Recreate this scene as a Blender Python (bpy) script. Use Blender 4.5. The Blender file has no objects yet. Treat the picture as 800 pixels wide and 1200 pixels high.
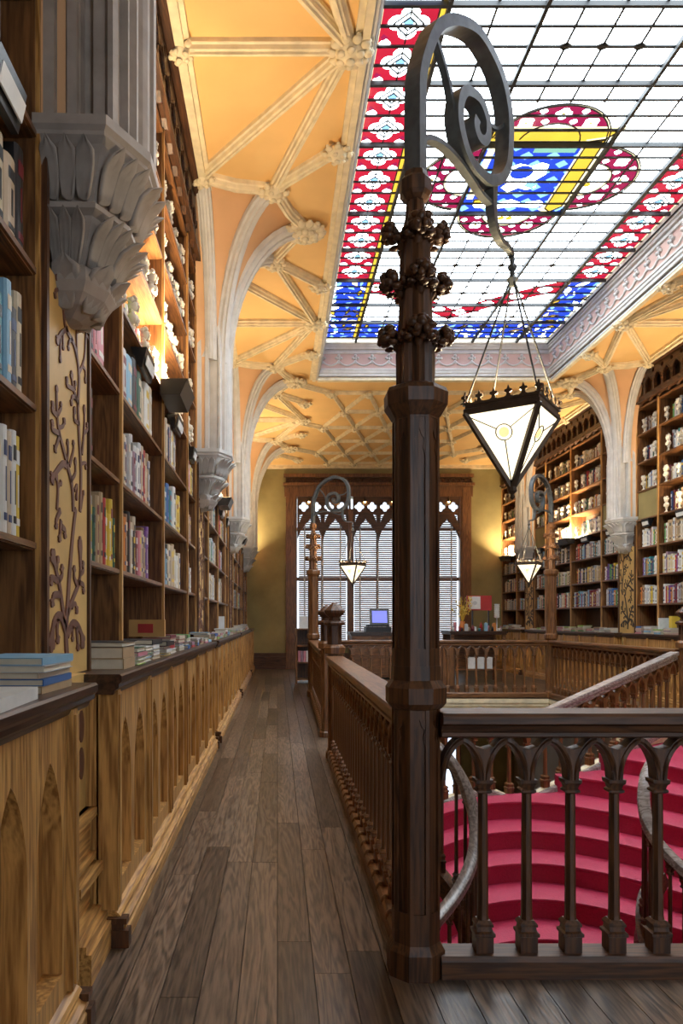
import bpy, math, random
from mathutils import Vector, Matrix
from mathutils.geometry import delaunay_2d_cdt
random.seed(11)
PI = math.pi
scene = bpy.context.scene
COL = scene.collection
EYE = 1.4; FPX = 870.0; VX, VY = 325.0, 727.0

# ------------------------------------------------------------------ materials
MATS = {}
def new_mat(name):
    m = bpy.data.materials.new(name); m.use_nodes = True
    nt = m.node_tree; b = nt.nodes['Principled BSDF']
    MATS[name] = m
    return m, nt, b
def L(nt, a, b): nt.links.new(a, b)
def paint(name, col, rough=0.6, var=0.12, scale=6.0, bump=0.0, metallic=0.0):
    m, nt, b = new_mat(name)
    tc = nt.nodes.new('ShaderNodeTexCoord'); n = nt.nodes.new('ShaderNodeTexNoise')
    n.inputs['Scale'].default_value = scale; n.inputs['Detail'].default_value = 5
    r = nt.nodes.new('ShaderNodeValToRGB')
    r.color_ramp.elements[0].color = tuple(c*(1-var) for c in col)+(1,)
    r.color_ramp.elements[1].color = tuple(min(1, c*(1+var)) for c in col)+(1,)
    r.color_ramp.elements[0].position = .3; r.color_ramp.elements[1].position = .7
    L(nt, tc.outputs['Object'], n.inputs['Vector']); L(nt, n.outputs['Fac'], r.inputs['Fac'])
    L(nt, r.outputs['Color'], b.inputs['Base Color'])
    b.inputs['Roughness'].default_value = rough; b.inputs['Metallic'].default_value = metallic
    if bump:
        bp = nt.nodes.new('ShaderNodeBump'); bp.inputs['Strength'].default_value = bump; bp.inputs['Distance'].default_value = .01
        L(nt, n.outputs['Fac'], bp.inputs['Height']); L(nt, bp.outputs['Normal'], b.inputs['Normal'])
    return m
def wood(name, light, dark, axis='Z', rough=0.45, grain=1.0, island=0.0):
    m, nt, b = new_mat(name)
    tc = nt.nodes.new('ShaderNodeTexCoord'); mp = nt.nodes.new('ShaderNodeMapping')
    s = {'X': (.7, 9, 9), 'Y': (9, .7, 9), 'Z': (9, 9, .7)}[axis]
    mp.inputs['Scale'].default_value = s
    vec = tc.outputs['Object']
    if island:
        g = nt.nodes.new('ShaderNodeNewGeometry'); vm = nt.nodes.new('ShaderNodeVectorMath'); vm.operation = 'MULTIPLY_ADD'
        cb = nt.nodes.new('ShaderNodeCombineXYZ')
        for i in range(3): L(nt, g.outputs['Random Per Island'], cb.inputs[i])
        vm.inputs[1].default_value = (37, 53, 19); L(nt, cb.outputs[0], vm.inputs[0]); L(nt, vec, vm.inputs[2]); vec = vm.outputs[0]
    L(nt, vec, mp.inputs['Vector'])
    n1 = nt.nodes.new('ShaderNodeTexNoise'); n1.inputs['Scale'].default_value = 1.1; n1.inputs['Detail'].default_value = 3; n1.inputs['Distortion'].default_value = .6
    L(nt, mp.outputs[0], n1.inputs['Vector'])
    # cathedral rings: sine of a slow noise
    mu = nt.nodes.new('ShaderNodeMath'); mu.operation = 'MULTIPLY'; mu.inputs[1].default_value = 46*grain
    sn = nt.nodes.new('ShaderNodeMath'); sn.operation = 'SINE'
    L(nt, n1.outputs['Fac'], mu.inputs[0]); L(nt, mu.outputs[0], sn.inputs[0])
    n2 = nt.nodes.new('ShaderNodeTexNoise'); n2.inputs['Scale'].default_value = 9; n2.inputs['Detail'].default_value = 6
    L(nt, mp.outputs[0], n2.inputs['Vector'])
    a = nt.nodes.new('ShaderNodeMath'); a.operation = 'MULTIPLY_ADD'; a.inputs[1].default_value = .16
    L(nt, sn.outputs[0], a.inputs[0]); L(nt, n2.outputs['Fac'], a.inputs[2])
    r = nt.nodes.new('ShaderNodeValToRGB')
    r.color_ramp.elements[0].position = .25; r.color_ramp.elements[1].position = .72
    r.color_ramp.elements[0].color = tuple(dark)+(1,); r.color_ramp.elements[1].color = tuple(light)+(1,)
    L(nt, a.outputs[0], r.inputs['Fac'])
    col = r.outputs['Color']
    if island:
        hv = nt.nodes.new('ShaderNodeHueSaturation'); mr = nt.nodes.new('ShaderNodeMapRange')
        mr.inputs['To Min'].default_value = 1-island; mr.inputs['To Max'].default_value = 1+island*1.1
        L(nt, g.outputs['Random Per Island'], mr.inputs['Value']); L(nt, mr.outputs[0], hv.inputs['Value'])
        L(nt, col, hv.inputs['Color']); col = hv.outputs['Color']
    L(nt, col, b.inputs['Base Color'])
    b.inputs['Roughness'].default_value = rough
    bp = nt.nodes.new('ShaderNodeBump'); bp.inputs['Strength'].default_value = .12; bp.inputs['Distance'].default_value = .006
    L(nt, a.outputs[0], bp.inputs['Height']); L(nt, bp.outputs['Normal'], b.inputs['Normal'])
    return m
def emit(name, col, strength):
    m, nt, b = new_mat(name)
    b.inputs['Base Color'].default_value = tuple(col)+(1,)
    b.inputs['Emission Color'].default_value = tuple(col)+(1,); b.inputs['Emission Strength'].default_value = strength
    return m
def glass(name, col, gloss=.04):
    m = bpy.data.materials.new(name); m.use_nodes = True; nt = m.node_tree; MATS[name] = m
    nt.nodes.remove(nt.nodes['Principled BSDF']); out = nt.nodes['Material Output']
    t = nt.nodes.new('ShaderNodeBsdfTransparent'); t.inputs['Color'].default_value = tuple(col)+(1,)
    tc = nt.nodes.new('ShaderNodeTexCoord'); n = nt.nodes.new('ShaderNodeTexNoise'); n.inputs['Scale'].default_value = 3.5
    mx = nt.nodes.new('ShaderNodeMix'); mx.data_type = 'RGBA'
    mx.inputs[6].default_value = tuple(c*.82 for c in col)+(1,); mx.inputs[7].default_value = tuple(min(1, c*1.12) for c in col)+(1,)
    L(nt, tc.outputs['Object'], n.inputs['Vector']); L(nt, n.outputs['Fac'], mx.inputs[0]); L(nt, mx.outputs[2], t.inputs['Color'])
    g = nt.nodes.new('ShaderNodeBsdfGlossy'); g.inputs['Roughness'].default_value = .15
    ms = nt.nodes.new('ShaderNodeMixShader'); ms.inputs[0].default_value = gloss
    L(nt, t.outputs[0], ms.inputs[1]); L(nt, g.outputs[0], ms.inputs[2]); L(nt, ms.outputs[0], out.inputs['Surface'])
    return m
def plain(name, col, rough=.6, metallic=0.0):
    return paint(name, col, rough, .08, 14.0, 0.0, metallic)

# ------------------------------------------------------------------ mesh builder
class B:
    def __init__(s): s.v = []; s.f = []; s.m = []; s.mi = 0
    def add(s, verts, faces, mi=None):
        o = len(s.v); s.v += [tuple(p) for p in verts]
        k = s.mi if mi is None else mi
        for f in faces: s.f.append(tuple(i+o for i in f)); s.m.append(k)
    def box(s, x0, x1, y0, y1, z0, z1, mi=None):
        if x0 > x1: x0, x1 = x1, x0
        if y0 > y1: y0, y1 = y1, y0
        if z0 > z1: z0, z1 = z1, z0
        s.add([(x0,y0,z0),(x1,y0,z0),(x1,y1,z0),(x0,y1,z0),(x0,y0,z1),(x1,y0,z1),(x1,y1,z1),(x0,y1,z1)],
              [(0,3,2,1),(4,5,6,7),(0,1,5,4),(1,2,6,5),(2,3,7,6),(3,0,4,7)], mi)
    def loft(s, rings, cap=True, close=True, mi=None):
        n = len(rings[0]); vs = [p for r in rings for p in r]; fs = []
        for i in range(len(rings)-1):
            for j in range(n if close else n-1):
                a = i*n+j; b = i*n+(j+1) % n
                fs.append((a, b, b+n, a+n))
        if cap and close:
            fs.append(tuple(range(n-1, -1, -1))); fs.append(tuple((len(rings)-1)*n+j for j in range(n)))
        s.add(vs, fs, mi)
    def ngon_stack(s, prof, cx=0, cy=0, n=8, rot=None, mi=None):
        # prof: (z, apothem)
        rot = PI/n if rot is None else rot
        rings = []
        for z, a in prof:
            R = a/math.cos(PI/n)
            rings.append([(cx+R*math.cos(rot+2*PI*k/n), cy+R*math.sin(rot+2*PI*k/n), z) for k in range(n)])
        s.loft(rings, mi=mi)
    def lathe(s, prof, cx=0, cy=0, n=14, mi=None):
        s.loft([[(cx+r*math.cos(2*PI*k/n), cy+r*math.sin(2*PI*k/n), z) for k in range(n)] for z, r in prof], mi=mi)
    def prism(s, poly, fn, t0, t1, mi=None):
        # poly 2D (a,b), fn(a,b,t)->xyz
        n = len(poly)
        vs = [fn(a, b, t0) for a, b in poly]+[fn(a, b, t1) for a, b in poly]
        fs = [tuple(range(n-1, -1, -1)), tuple(range(n, 2*n))]+[(i, (i+1) % n, n+(i+1) % n, n+i) for i in range(n)]
        s.add(vs, fs, mi)
    def sweep(s, path, prof, up=(0,0,1), closed=False, cap=True, mi=None, scale=None):
        P = [Vector(p) for p in path]; n = len(P); rings = []; up = Vector(up)
        for i in range(n):
            if closed: t = P[(i+1) % n]-P[i-1]
            else: t = P[min(i+1, n-1)]-P[max(i-1, 0)]
            t.normalize(); side = t.cross(up)
            if side.length < 1e-4: side = t.cross(Vector((1, 0, 0)))
            side.normalize(); u = side.cross(t)
            k = scale[i] if scale else 1
            rings.append([tuple(P[i]+side*a*k+u*b*k) for a, b in prof])
        if closed: rings.append(rings[0])
        s.loft(rings, cap=cap and not closed, mi=mi)
    def tube(s, path, r, n=6, mi=None, scale=None, up=(0.123,0.31,0.94)):
        s.sweep(path, [(r*math.cos(2*PI*k/n), r*math.sin(2*PI*k/n)) for k in range(n)], up=up, mi=mi, scale=scale)
    def ball(s, c, r, n=8, m=5, sc=(1,1,1), mi=None, jit=0, rnd=random):
        vs = [(c[0], c[1], c[2]-r*sc[2])]; fs = []
        for i in range(1, m):
            th = PI*i/m
            for k in range(n):
                q = r*(1+jit*rnd.uniform(-1, 1)) if jit else r
                vs.append((c[0]+q*sc[0]*math.sin(th)*math.cos(2*PI*k/n), c[1]+q*sc[1]*math.sin(th)*math.sin(2*PI*k/n), c[2]-q*sc[2]*math.cos(th)))
        vs.append((c[0], c[1], c[2]+r*sc[2])); e = len(vs)-1
        for k in range(n):
            fs.append((0, 1+(k+1) % n, 1+k)); fs.append((e, 1+(m-2)*n+k, 1+(m-2)*n+(k+1) % n))
        for i in range(m-2):
            for k in range(n):
                a = 1+i*n+k; b = 1+i*n+(k+1) % n
                fs.append((a, b, b+n, a+n))
        s.add(vs, fs, mi)
    def merge(s, o, fn=lambda p: p, mi=None):
        k = len(s.v); s.v += [tuple(fn(p)) for p in o.v]
        for f, m in zip(o.f, o.m): s.f.append(tuple(i+k for i in f)); s.m.append(m if mi is None else mi)

def cdt(polys, eps=1e-5):
    """planar arrangement: polys in painter order -> verts, [(tri, topmost index)]"""
    vs = []; fs = []
    for p in polys:
        if sum(p[i-1][0]*p[i][1]-p[i][0]*p[i-1][1] for i in range(len(p))) < 0: p = list(p)[::-1]
        o = len(vs); vs += [Vector(q) for q in p]; fs.append(list(range(o, o+len(p))))
    ov, oe, of, _, _, off = delaunay_2d_cdt(vs, [], fs, 1, eps)
    return ov, [(tuple(f), max(o)) for f, o in zip(of, off) if o]
def plate(bld, outer, holes, fn, t0, t1, mi=None):
    """solid plate with holes"""
    v, tr = cdt([outer]+holes)
    tr = [f for f, k in tr if k == 0]; n = len(v)
    vs = [fn(p[0], p[1], t0) for p in v]+[fn(p[0], p[1], t1) for p in v]
    ed = {}
    for f in tr:
        for i in range(3):
            a, b = f[i], f[(i+1) % 3]; ed[(a, b)] = 1
    fs = [tuple(reversed(f)) for f in tr]+[tuple(i+n for i in f) for f in tr]
    for a, b in ed:
        if (b, a) not in ed: fs.append((a, b, b+n, a+n))
    bld.add(vs, fs, mi)
def circle(cx, cy, r, n=16, ry=None): return [(cx+r*math.cos(2*PI*k/n), cy+(ry or r)*math.sin(2*PI*k/n)) for k in range(n)]
def quatrefoil(cx, cy, d, r, n=40, rot=0, sy=1):
    out = []
    for k in range(n):
        th = 2*PI*k/n; ph = (th+PI/4) % (PI/2)-PI/4
        q = d*math.cos(ph)+math.sqrt(max(0, r*r-(d*math.sin(ph))**2))
        out.append((cx+q*math.cos(th+rot), cy+sy*q*math.sin(th+rot)))
    return out
def lancet(x0, x1, z0, z1, n=7, rise=None):
    """pointed-arch opening polygon, ccw from bottom left"""
    w = x1-x0; rise = rise or w*.9; zs = z1-rise; c = (x0+x1)/2
    pts = [(x0, z0), (x1, z0)]
    f = lambda t: ((w/2)*(1-t**1.75), zs+rise*(1-(1-t)**1.25))
    for k in range(n+1): a, z = f(k/n); pts.append((c+a, z))
    for k in range(n-1, -1, -1): a, z = f(k/n); pts.append((c-a, z))
    return pts
def arc_pts(pts, n=6):
    """Catmull-Rom through points"""
    P = [Vector(p) for p in pts]; out = []
    for i in range(len(P)-1):
        p0 = P[max(i-1, 0)]; p1 = P[i]; p2 = P[i+1]; p3 = P[min(i+2, len(P)-1)]
        for k in range(n):
            t = k/n
            out.append(.5*((2*p1)+(p2-p0)*t+(2*p0-5*p1+4*p2-p3)*t*t+(3*p1-p0-3*p2+p3)*t**3))
    out.append(P[-1])
    return [tuple(p) for p in out]

# ------------------------------------------------------------------ objects
WORLD = {}   # object -> world origin used by its children
def tag(o, label=None, cat=None, group=None, kind=None):
    if label: o['label'] = label
    if cat: o['category'] = cat
    if group: o['group'] = group
    if kind: o['kind'] = kind
    return o
def thing(name, label, cat, loc=(0,0,0), group=None):
    o = bpy.data.objects.new(name, None); o.empty_display_size = .1; COL.objects.link(o)
    o.location = loc; WORLD[o.name] = Vector(loc)
    return tag(o, label, cat, group)
def obj(name, b, mats, parent=None, smooth=False, origin=None, angle=None):
    me = bpy.data.meshes.new(name)
    org = Vector(origin) if origin is not None else (WORLD[parent.name] if parent is not None else Vector((0,0,0)))
    me.from_pydata([(p[0]-org[0], p[1]-org[1], p[2]-org[2]) for p in b.v], [], b.f)
    if not isinstance(mats, (list, tuple)): mats = [mats]
    for m in mats: me.materials.append(MATS[m] if isinstance(m, str) else m)
    if len(mats) > 1: me.polygons.foreach_set('material_index', b.m)
    me.update()
    if smooth:
        me.polygons.foreach_set('use_smooth', [True]*len(me.polygons))
        if angle: me.set_sharp_from_angle(angle=angle)
    o = bpy.data.objects.new(name, me); COL.objects.link(o)
    if parent is not None:
        o.parent = parent; o.location = org-WORLD[parent.name]; WORLD[o.name] = org
    else:
        o.location = org; WORLD[o.name] = org
    return o
def struct(name, b, mats, smooth=False, label=None):
    o = obj(name, b, mats, None, smooth); o['kind'] = 'structure'
    o['label'] = label or name.replace('_', ' '); o['category'] = name.split('_')[0]
    return o
def copy_tree(o, parent=None):
    c = o.copy(); COL.objects.link(c)
    if parent is not None: c.parent = parent
    WORLD[c.name] = WORLD[o.name].copy()
    for ch in list(o.children): copy_tree(ch, c)
    return c
def childcopy(o, parent, loc):
    c = o.copy(); COL.objects.link(c); c.parent = parent; c.location = loc
    return c
def ordinal(n):
    w = ['zeroth','first','second','third','fourth','fifth','sixth','seventh','eighth','ninth','tenth','eleventh','twelfth','thirteenth','fourteenth','fifteenth','sixteenth','seventeenth','eighteenth','nineteenth','twentieth']
    if n <= 20: return w[n]
    t = {2:'twenty',3:'thirty',4:'forty',5:'fifty'}[n//10]
    return t+'-'+w[n % 10] if n % 10 else {2:'twentieth',3:'thirtieth',4:'fortieth',5:'fiftieth'}[n//10]
def proj(p):
    return (VX+FPX*p[0]/p[1], VY-FPX*(p[2]-EYE)/p[1]) if p[1] > .05 else None

# ------------------------------------------------------------------ palette
OAK_L, OAK_D = (.60, .325, .098), (.25, .112, .028)
for ax in 'XYZ':
    wood('oak_'+ax, OAK_L, OAK_D, ax, .42)
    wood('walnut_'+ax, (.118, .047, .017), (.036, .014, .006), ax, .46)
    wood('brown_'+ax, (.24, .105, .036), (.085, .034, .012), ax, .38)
wood('floor_wood', (.170, .118, .080), (.042, .029, .021), 'Y', .30, 1.3, .48)
wood('worktop', (.075, .034, .018), (.022, .011, .007), 'Y', .3)
paint('shelf_back', (.075, .042, .024), .7, .2, 3)
paint('ceiling_paint', (.80, .52, .21), .75, .08, 1.5)
paint('web_paint', (.70, .42, .22), .75, .08, 2)
paint('cream_stone', (.76, .66, .45), .65, .14, 9, .15)
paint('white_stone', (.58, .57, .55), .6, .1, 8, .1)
paint('shaded_stone', (.34, .29, .25), .65, .16, 10, .2)  # darker copy of the column stone, shade put into the colour
paint('pink_paint', (.62, .42, .36), .7, .06, 3)
paint('olive_wall', (.30, .25, .105), .75, .22, 1.6, .1)
paint('lower_wall', (.35, .27, .17), .8, .2, 1)
paint('panel_wood', (.58, .37, .12), .5, .14, 4)
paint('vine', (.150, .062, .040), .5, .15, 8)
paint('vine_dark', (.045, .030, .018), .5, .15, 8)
paint('iron', (.120, .135, .140), .40, .25, 20, .1, .35)
paint('dark_bronze', (.075, .050, .032), .45, .25, 20, .1, .4)
paint('carpet_red', (.42, .018, .068), .6, .10, 60, .4)
paint('plaster', (.72, .66, .54), .6, .12, 24, .2)
plain('black_plastic', (.012, .012, .013), .35)
plain('lead', (.02, .022, .025), .6)
plain('pages', (.62, .55, .42), .8)
plain('white_paper', (.72, .72, .70), .6)
paint('blind_slat', (.23, .125, .085), .5, .12, 2)
plain('white_cord', (.7, .7, .68), .7)
plain('dark_metal', (.05, .05, .055), .4, .6)
# ------------------------------------------------------------------ light levels and lit materials
SKY = 10.0; UP_W = 100.0; LAN_W = 40.0; EXPO = 0.58
emit('lamp_lens', (1.0, .72, .36), 6.0)
emit('lantern_glass', (1.0, .86, .60), 1.15)
emit('window_bulb', (1.0, .62, .22), 14.0)
emit('bulb_glass', (1.0, .85, .6), 12.0)
emit('amber_glass', (.95, .66, .30), .85)
emit('screen_blue', (.12, .14, .55), 1.2)
plain('grey_key', (.25, .25, .26), .5)
wood('handrail_wood', (.42, .38, .36), (.20, .165, .15), 'X', .25)
wood('handrail_worn', (.24, .20, .18), (.09, .07, .06), 'Y', .3)
# ------------------------------------------------------------------ dimensions
XL, XR = -.88, 6.45            # shelf planes
ZC = 5.86                      # ceiling
YF, YB = 21.4, -3.0            # far wall, wall behind the camera
OX0, OX1, OY0, OY1 = .62, 4.99, 3.05, 13.55   # stairwell
SX0, SX1, SY0, SY1 = .74, 5.02, 3.58, 13.66   # skylight opening
BAYC = [3.08, 8.38, 13.68, 18.98]
SHELF = [1.69+.505*n for n in range(7)]
def sx(side, d): return XL+d if side == 'L' else XR-d
def cx_(side, d): return XL+d if side == 'L' else XR-d*.9

# ------------------------------------------------------------------ floors
def planks(b, x0, x1, y0, y1, w=.1455, z=0.0):
    n0 = math.floor(x0/w); n1 = math.ceil(x1/w); rnd = random.Random(3)
    for i in range(n0, n1):
        a = max(x0, i*w+.0018); c = min(x1, (i+1)*w-.0018)
        if c-a < .01: continue
        y = y0-rnd.uniform(0, 2)
        while y < y1:
            ln = rnd.uniform(1.3, 2.6); p = max(y, y0); q = min(y+ln-.002, y1)
            if q-p > .02: b.box(a, c, p, q, z-.025, z)
            y += ln
fb = B()
planks(fb, -1.25, OX0, YB, YF); planks(fb, OX1, 6.85, YB, YF)
planks(fb, OX0, OX1, YB, OY0); planks(fb, OX0, OX1, OY1, YF)
fl = struct('floor', fb, 'floor_wood', label='dark wide-plank gallery floor')
fs = B()
for a in ((-1.3, OX0+.02, YB, YF), (OX1-.02, 6.9, YB, YF), (OX0, OX1, YB, OY0+.02), (OX0, OX1, OY1-.02, YF)):
    fs.box(*a, -.34, -.026)
o = obj('floor_slab', fs, 'cream_stone', fl)
fs = B()
for a in ((-1.3, OX0, YB, YF), (OX1, 6.9, YB, YF), (OX0, OX1, YB, OY0), (OX0, OX1, OY1, YF)): fs.box(*a, -.0258, -.012)
obj('underlay', fs, 'lead', fl)
fm = B()
for z0, z1, e in ((-.10, -.03, .05), (-.16, -.10, .03), (-.34, -.28, .06)):
    fm.box(OX0, OX0+e+.02, OY0, OY1, z0, z1); fm.box(OX1-e-.02, OX1, OY0, OY1, z0, z1)
    fm.box(OX0, OX1, OY1-e-.02, OY1, z0, z1); fm.box(OX0, OX1, OY0, OY0+e+.02, z0, z1)
obj('edge_moulding', fm, 'cream_stone', fl)
gb = B(); planks(gb, -1.3, 6.9, YB, YF, .3, -4.3)
struct('floor_lower', gb, 'oak_Y', label='plank floor of the shop below the stairwell')

# ------------------------------------------------------------------ walls
def wall(name, x0, x1, y0, y1, z0, z1, m):
    b = B(); b.box(x0, x1, y0, y1, z0, z1); return struct(name, b, m)
wall('wall_left', -1.42, -1.25, YB, YF, -4.3, ZC+.1, 'lower_wall')
wall('wall_right', 6.82, 7.0, YB, YF, -4.3, ZC+.1, 'lower_wall')
WX0, WX1, WZ0, WZ1 = .50, 5.30, .75, 4.95      # far window opening
b = B()
b.box(-1.42, WX0, YF, YF+.3, -4.3, ZC+.1); b.box(WX1, 7.0, YF, YF+.3, -4.3, ZC+.1)
b.box(WX0, 3.4, YF, YF+.3, -4.3, WZ0); b.box(3.4, WX1, YF, YF+.3, -.9, WZ0); b.box(3.4, WX1, YF, YF+.3, -4.3, -3.9); b.box(WX0, WX1, YF, YF+.3, WZ1, ZC+.1)
struct('wall_far', b, 'olive_wall', label='olive green end wall around the window')
b = B(); b.box(3.4, WX1, YF+.2, YF+.21, -3.9, -.9)
w4 = struct('window_4', b, glass('shop_glass', (.35, .38, .42)), label='shop window on the floor below')
b = B()
for x in (3.4, 4.02, 4.65, WX1-.08): b.box(x, x+.08, YF+.05, YF+.25, -3.9, -.9)
for z in (-3.9, -2.9, -1.9, -.98): b.box(3.4, WX1, YF+.05, YF+.25, z, z+.08)
obj('window_frame', b, 'brown_Z', w4)
b = B()
b.box(-1.42, 2.0, YB-.3, YB, -4.3, ZC+.1); b.box(4.9, 7.0, YB-.3, YB, -4.3, ZC+.1)
b.box(2.0, 4.9, YB-.3, YB, -4.3, 1.2); b.box(2.0, 4.9, YB-.3, YB, 4.2, ZC+.1)
struct('wall_back', b, 'olive_wall', label='wall with a window behind the viewer')
b = B()
b.box(2.0, 4.9, YB-.12, YB-.1, 1.2, 4.2)
wb = struct('window_1', b, glass('back_glass', (.80, .82, .85)), label='tall window in the wall behind the viewer')
b = B()
for x in (2.0, 2.95, 3.85, 4.78): b.box(x, x+.12, YB-.2, YB-.02, 1.2, 4.2)
for z in (1.2, 2.4, 3.3, 4.1): b.box(2.0, 4.9, YB-.2, YB-.02, z, z+.1)
obj('window_frame', b, 'brown_Z', wb)
b = B()
for z0, z1, d in ((0, .06, .07), (.06, .3, .05), (.3, .36, .065), (.36, .46, .03)):
    b.box(XL, WX0-.4, YF-d, YF, z0, z1); b.box(WX1+.4, XR, YF-d, YF, z0, z1); b.box(WX0-.4, WX1+.4, YF-d, YF, z0, z1)
struct('baseboard_far', b, 'walnut_X', label='dark moulded baseboard under the end wall')

# ------------------------------------------------------------------ ceilings
def rib_prof(w=.055, h=.10):
    return [(-w, .01), (-w, -h*.35), (-w*.72, -h*.45), (-w*.6, -h*.75), (-w*.25, -h*.8), (-w*.2, -h), (w*.2, -h), (w*.25, -h*.8), (w*.6, -h*.75), (w*.72, -h*.45), (w, -h*.35), (w, .01)]
def boss_mesh(r, petals, seed):
    rnd = random.Random(seed); b = B()
    b.lathe([(.03, r*.55), (-.01, r*.75), (-.05, r*.6), (-.075, r*.3), (-.085, .005)], n=16)
    for ring, (rr, n, s, zz) in enumerate(((r*.82, petals, r*.25, -.02), (r*.5, max(5, petals-4), r*.2, -.065), (0, 1, r*.2, -.09))):
        for k in range(n):
            a = 2*PI*(k+.5*ring)/n
            b.ball((rr*math.cos(a), rr*math.sin(a), zz), s, 8, 5, (1, 1, .6), jit=.12, rnd=rnd)
            if ring == 0:
                b.ball((rr*1.18*math.cos(a), rr*1.18*math.sin(a), zz+.015), s*.6, 6, 4, (1, 1, .8), jit=.15, rnd=rnd)
    return b
BOSSM = {}
def boss(parent, x, y, z, r=.15, petals=9, mat='cream_stone', name='ceiling_boss'):
    key = (round(r, 3), petals, mat)
    if key not in BOSSM:
        o = obj(name, boss_mesh(r, petals, 5), mat, None, True); BOSSM[key] = o.data
        o.parent = parent; o.location = (x, y, z)
    else:
        o = bpy.data.objects.new(name, BOSSM[key]); COL.objects.link(o); o.parent = parent; o.location = (x, y, z)
    return o
def rib(parent, pts, mat='cream_stone', w=.055, h=.10):
    b = B(); b.sweep(pts, rib_prof(w, h)); return obj('ceiling_rib', b, mat, parent)

ZS = 4.25   # springing
def curve_up(x0, y0, x1, y1, z1=ZC-.02, n=12):
    out = []
    for k in range(n+1):
        t = k/n*PI/2
        h = 1-math.cos(t); v = math.sin(t)
        out.append((x0+(x1-x0)*h, y0+(y1-y0)*h, ZS+(z1-ZS)*v))
    return out
def side_ceiling(side):
    b = B(); e = SX0 if side == 'L' else SX1
    b.box(sx(side, -.4), e, YB, YF, ZC, ZC+.12)
    root = struct('ceiling_left' if side == 'L' else 'ceiling_right', b, 'ceiling_paint',
                  label='orange ribbed vault over the %s gallery' % ('left' if side == 'L' else 'right'))
    zr = ZC
    X = lambda d: cx_(side, d)
    b = B(); 
    for d0, d1, z0 in ((0.06, .17, .09), (.17, .21, .05)):
        b.box(X(d0), X(d1), YB, YF, ZC-z0, ZC)
    for d0, d1, z0 in ((1.47, 1.52, .04), (1.52, 1.58, .07)):
        b.box(X(d0), X(d1), SY0-.1, SY1, ZC-z0, ZC)
    obj('wall_moulding', b, 'cream_stone', root)
    mids = [5.73, 11.03, 16.33]; ends = {16.33}
    for m in mids:
        E = (X(1.44), m, zr); W = (X(.12), m, zr)
        rib(root, [W, E]); boss(root, E[0], m, zr-.06, .17, 10); boss(root, W[0], m, zr-.05, .13, 8)
        for s in (-1, 1):
            c = m+s*2.65
            rib(root, [E, (X(.12), c-s*.98, zr)]); rib(root, [E, (X(.84), c-s*.76, zr)])
    for c in BAYC:
        Kx = X(1.19)
        webs = []
        for s in (-1, 1):
            y = c+s*.76
            if y > YF-.3 : continue
            D = (X(.84), y, zr); Wc = (X(.12), c+s*.98, zr); E = (X(1.44), c+s*1.4, zr)
            rib(root, [D, E]); rib(root, [Wc, (X(.45), c+s*.84, zr-.012), D])
            rib(root, [D, (X(1.0), c+s*.36, zr-.02), (Kx, c, zr)])
            rib(root, curve_up(X(.245), c+s*.10, D[0], D[1]), 'white_stone', .085, .10)
            rib(root, curve_up(X(.14), c+s*.235, X(.12), c+s*.98), 'white_stone', .075, .07)
            boss(root, D[0], y, zr-.06, .15, 9); boss(root, Wc[0], Wc[1], zr-.05, .13, 8)
            if E[1] < YF-.3: boss(root, E[0], E[1], zr-.06, .14, 8)
        rib(root, curve_up(X(.255), c, Kx, c), 'white_stone', .10, .12)
        boss(root, Kx, c, zr-.07, .22, 14)
        wb_ = B(); curves = []
        for x0, y0, x1, y1 in ((.0, -.30, .02, -1.02), (.12, -.27, .12, -.98), (.31, -.10, .84, -.76), (.33, 0, 1.19, 0), (.31, .10, .84, .76), (.12, .27, .12, .98), (.0, .30, .02, 1.02)):
            curves.append(curve_up(X(x0), c+y0, X(x1), c+y1, ZC+.01))
        wb_.loft(curves, cap=False, close=False)
        obj('vault_web', wb_, 'web_paint', root, True)
    return root
cl = side_ceiling('L'); cr = side_ceiling('R')
# cross ceilings
b = B(); b.box(SX0, SX1, SY1, YF, ZC, ZC+.12)
ce = struct('ceiling_end', b, 'ceiling_paint', label='star-ribbed vault before the end window')
nodes = {}
xs = [1.05+.72*i for i in range(6)]
for j, y in enumerate((14.45, 15.75, 17.05, 18.35, 19.65, 20.9)):
    for i in range(6 if j % 2 == 0 else 5):
        nodes[(i, j)] = (xs[i]+(0 if j % 2 == 0 else .36), y, ZC)
for (i, j), p in nodes.items():
    boss(ce, p[0], p[1], ZC-.05, .12, 7)
    for q in (((i+1, j)) , ((i, j+1)), ((i+1, j+1) if j % 2 else (i-1, j+1))):
        if q in nodes: rib(ce, [p, nodes[q]], 'cream_stone', .042, .07)
for j, y in enumerate((14.45, 17.05, 19.65)):
    rib(ce, [(X_:=cx_('L', 1.19), y-.6, ZC), nodes[(0, 2*j)]], 'cream_stone', .05, .09)
    rib(ce, [(cx_('R', 1.19), y-.6, ZC), nodes[(5, 2*j)]], 'cream_stone', .05, .09)
b = B(); b.box(SX0, SX1, YB, SY0, ZC, ZC+.12)
struct('ceiling_entrance', b, 'ceiling_paint', label='plain ceiling before the skylight')
b = B(); b.box(SX0, SX1, SY1-.02, SY1+.10, ZC-.05, ZC); b.box(XL, XR, YF-.12, YF, ZC-.1, ZC)
struct('trim_4', b, 'cream_stone', label='cream moulding along the end ceiling')

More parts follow.
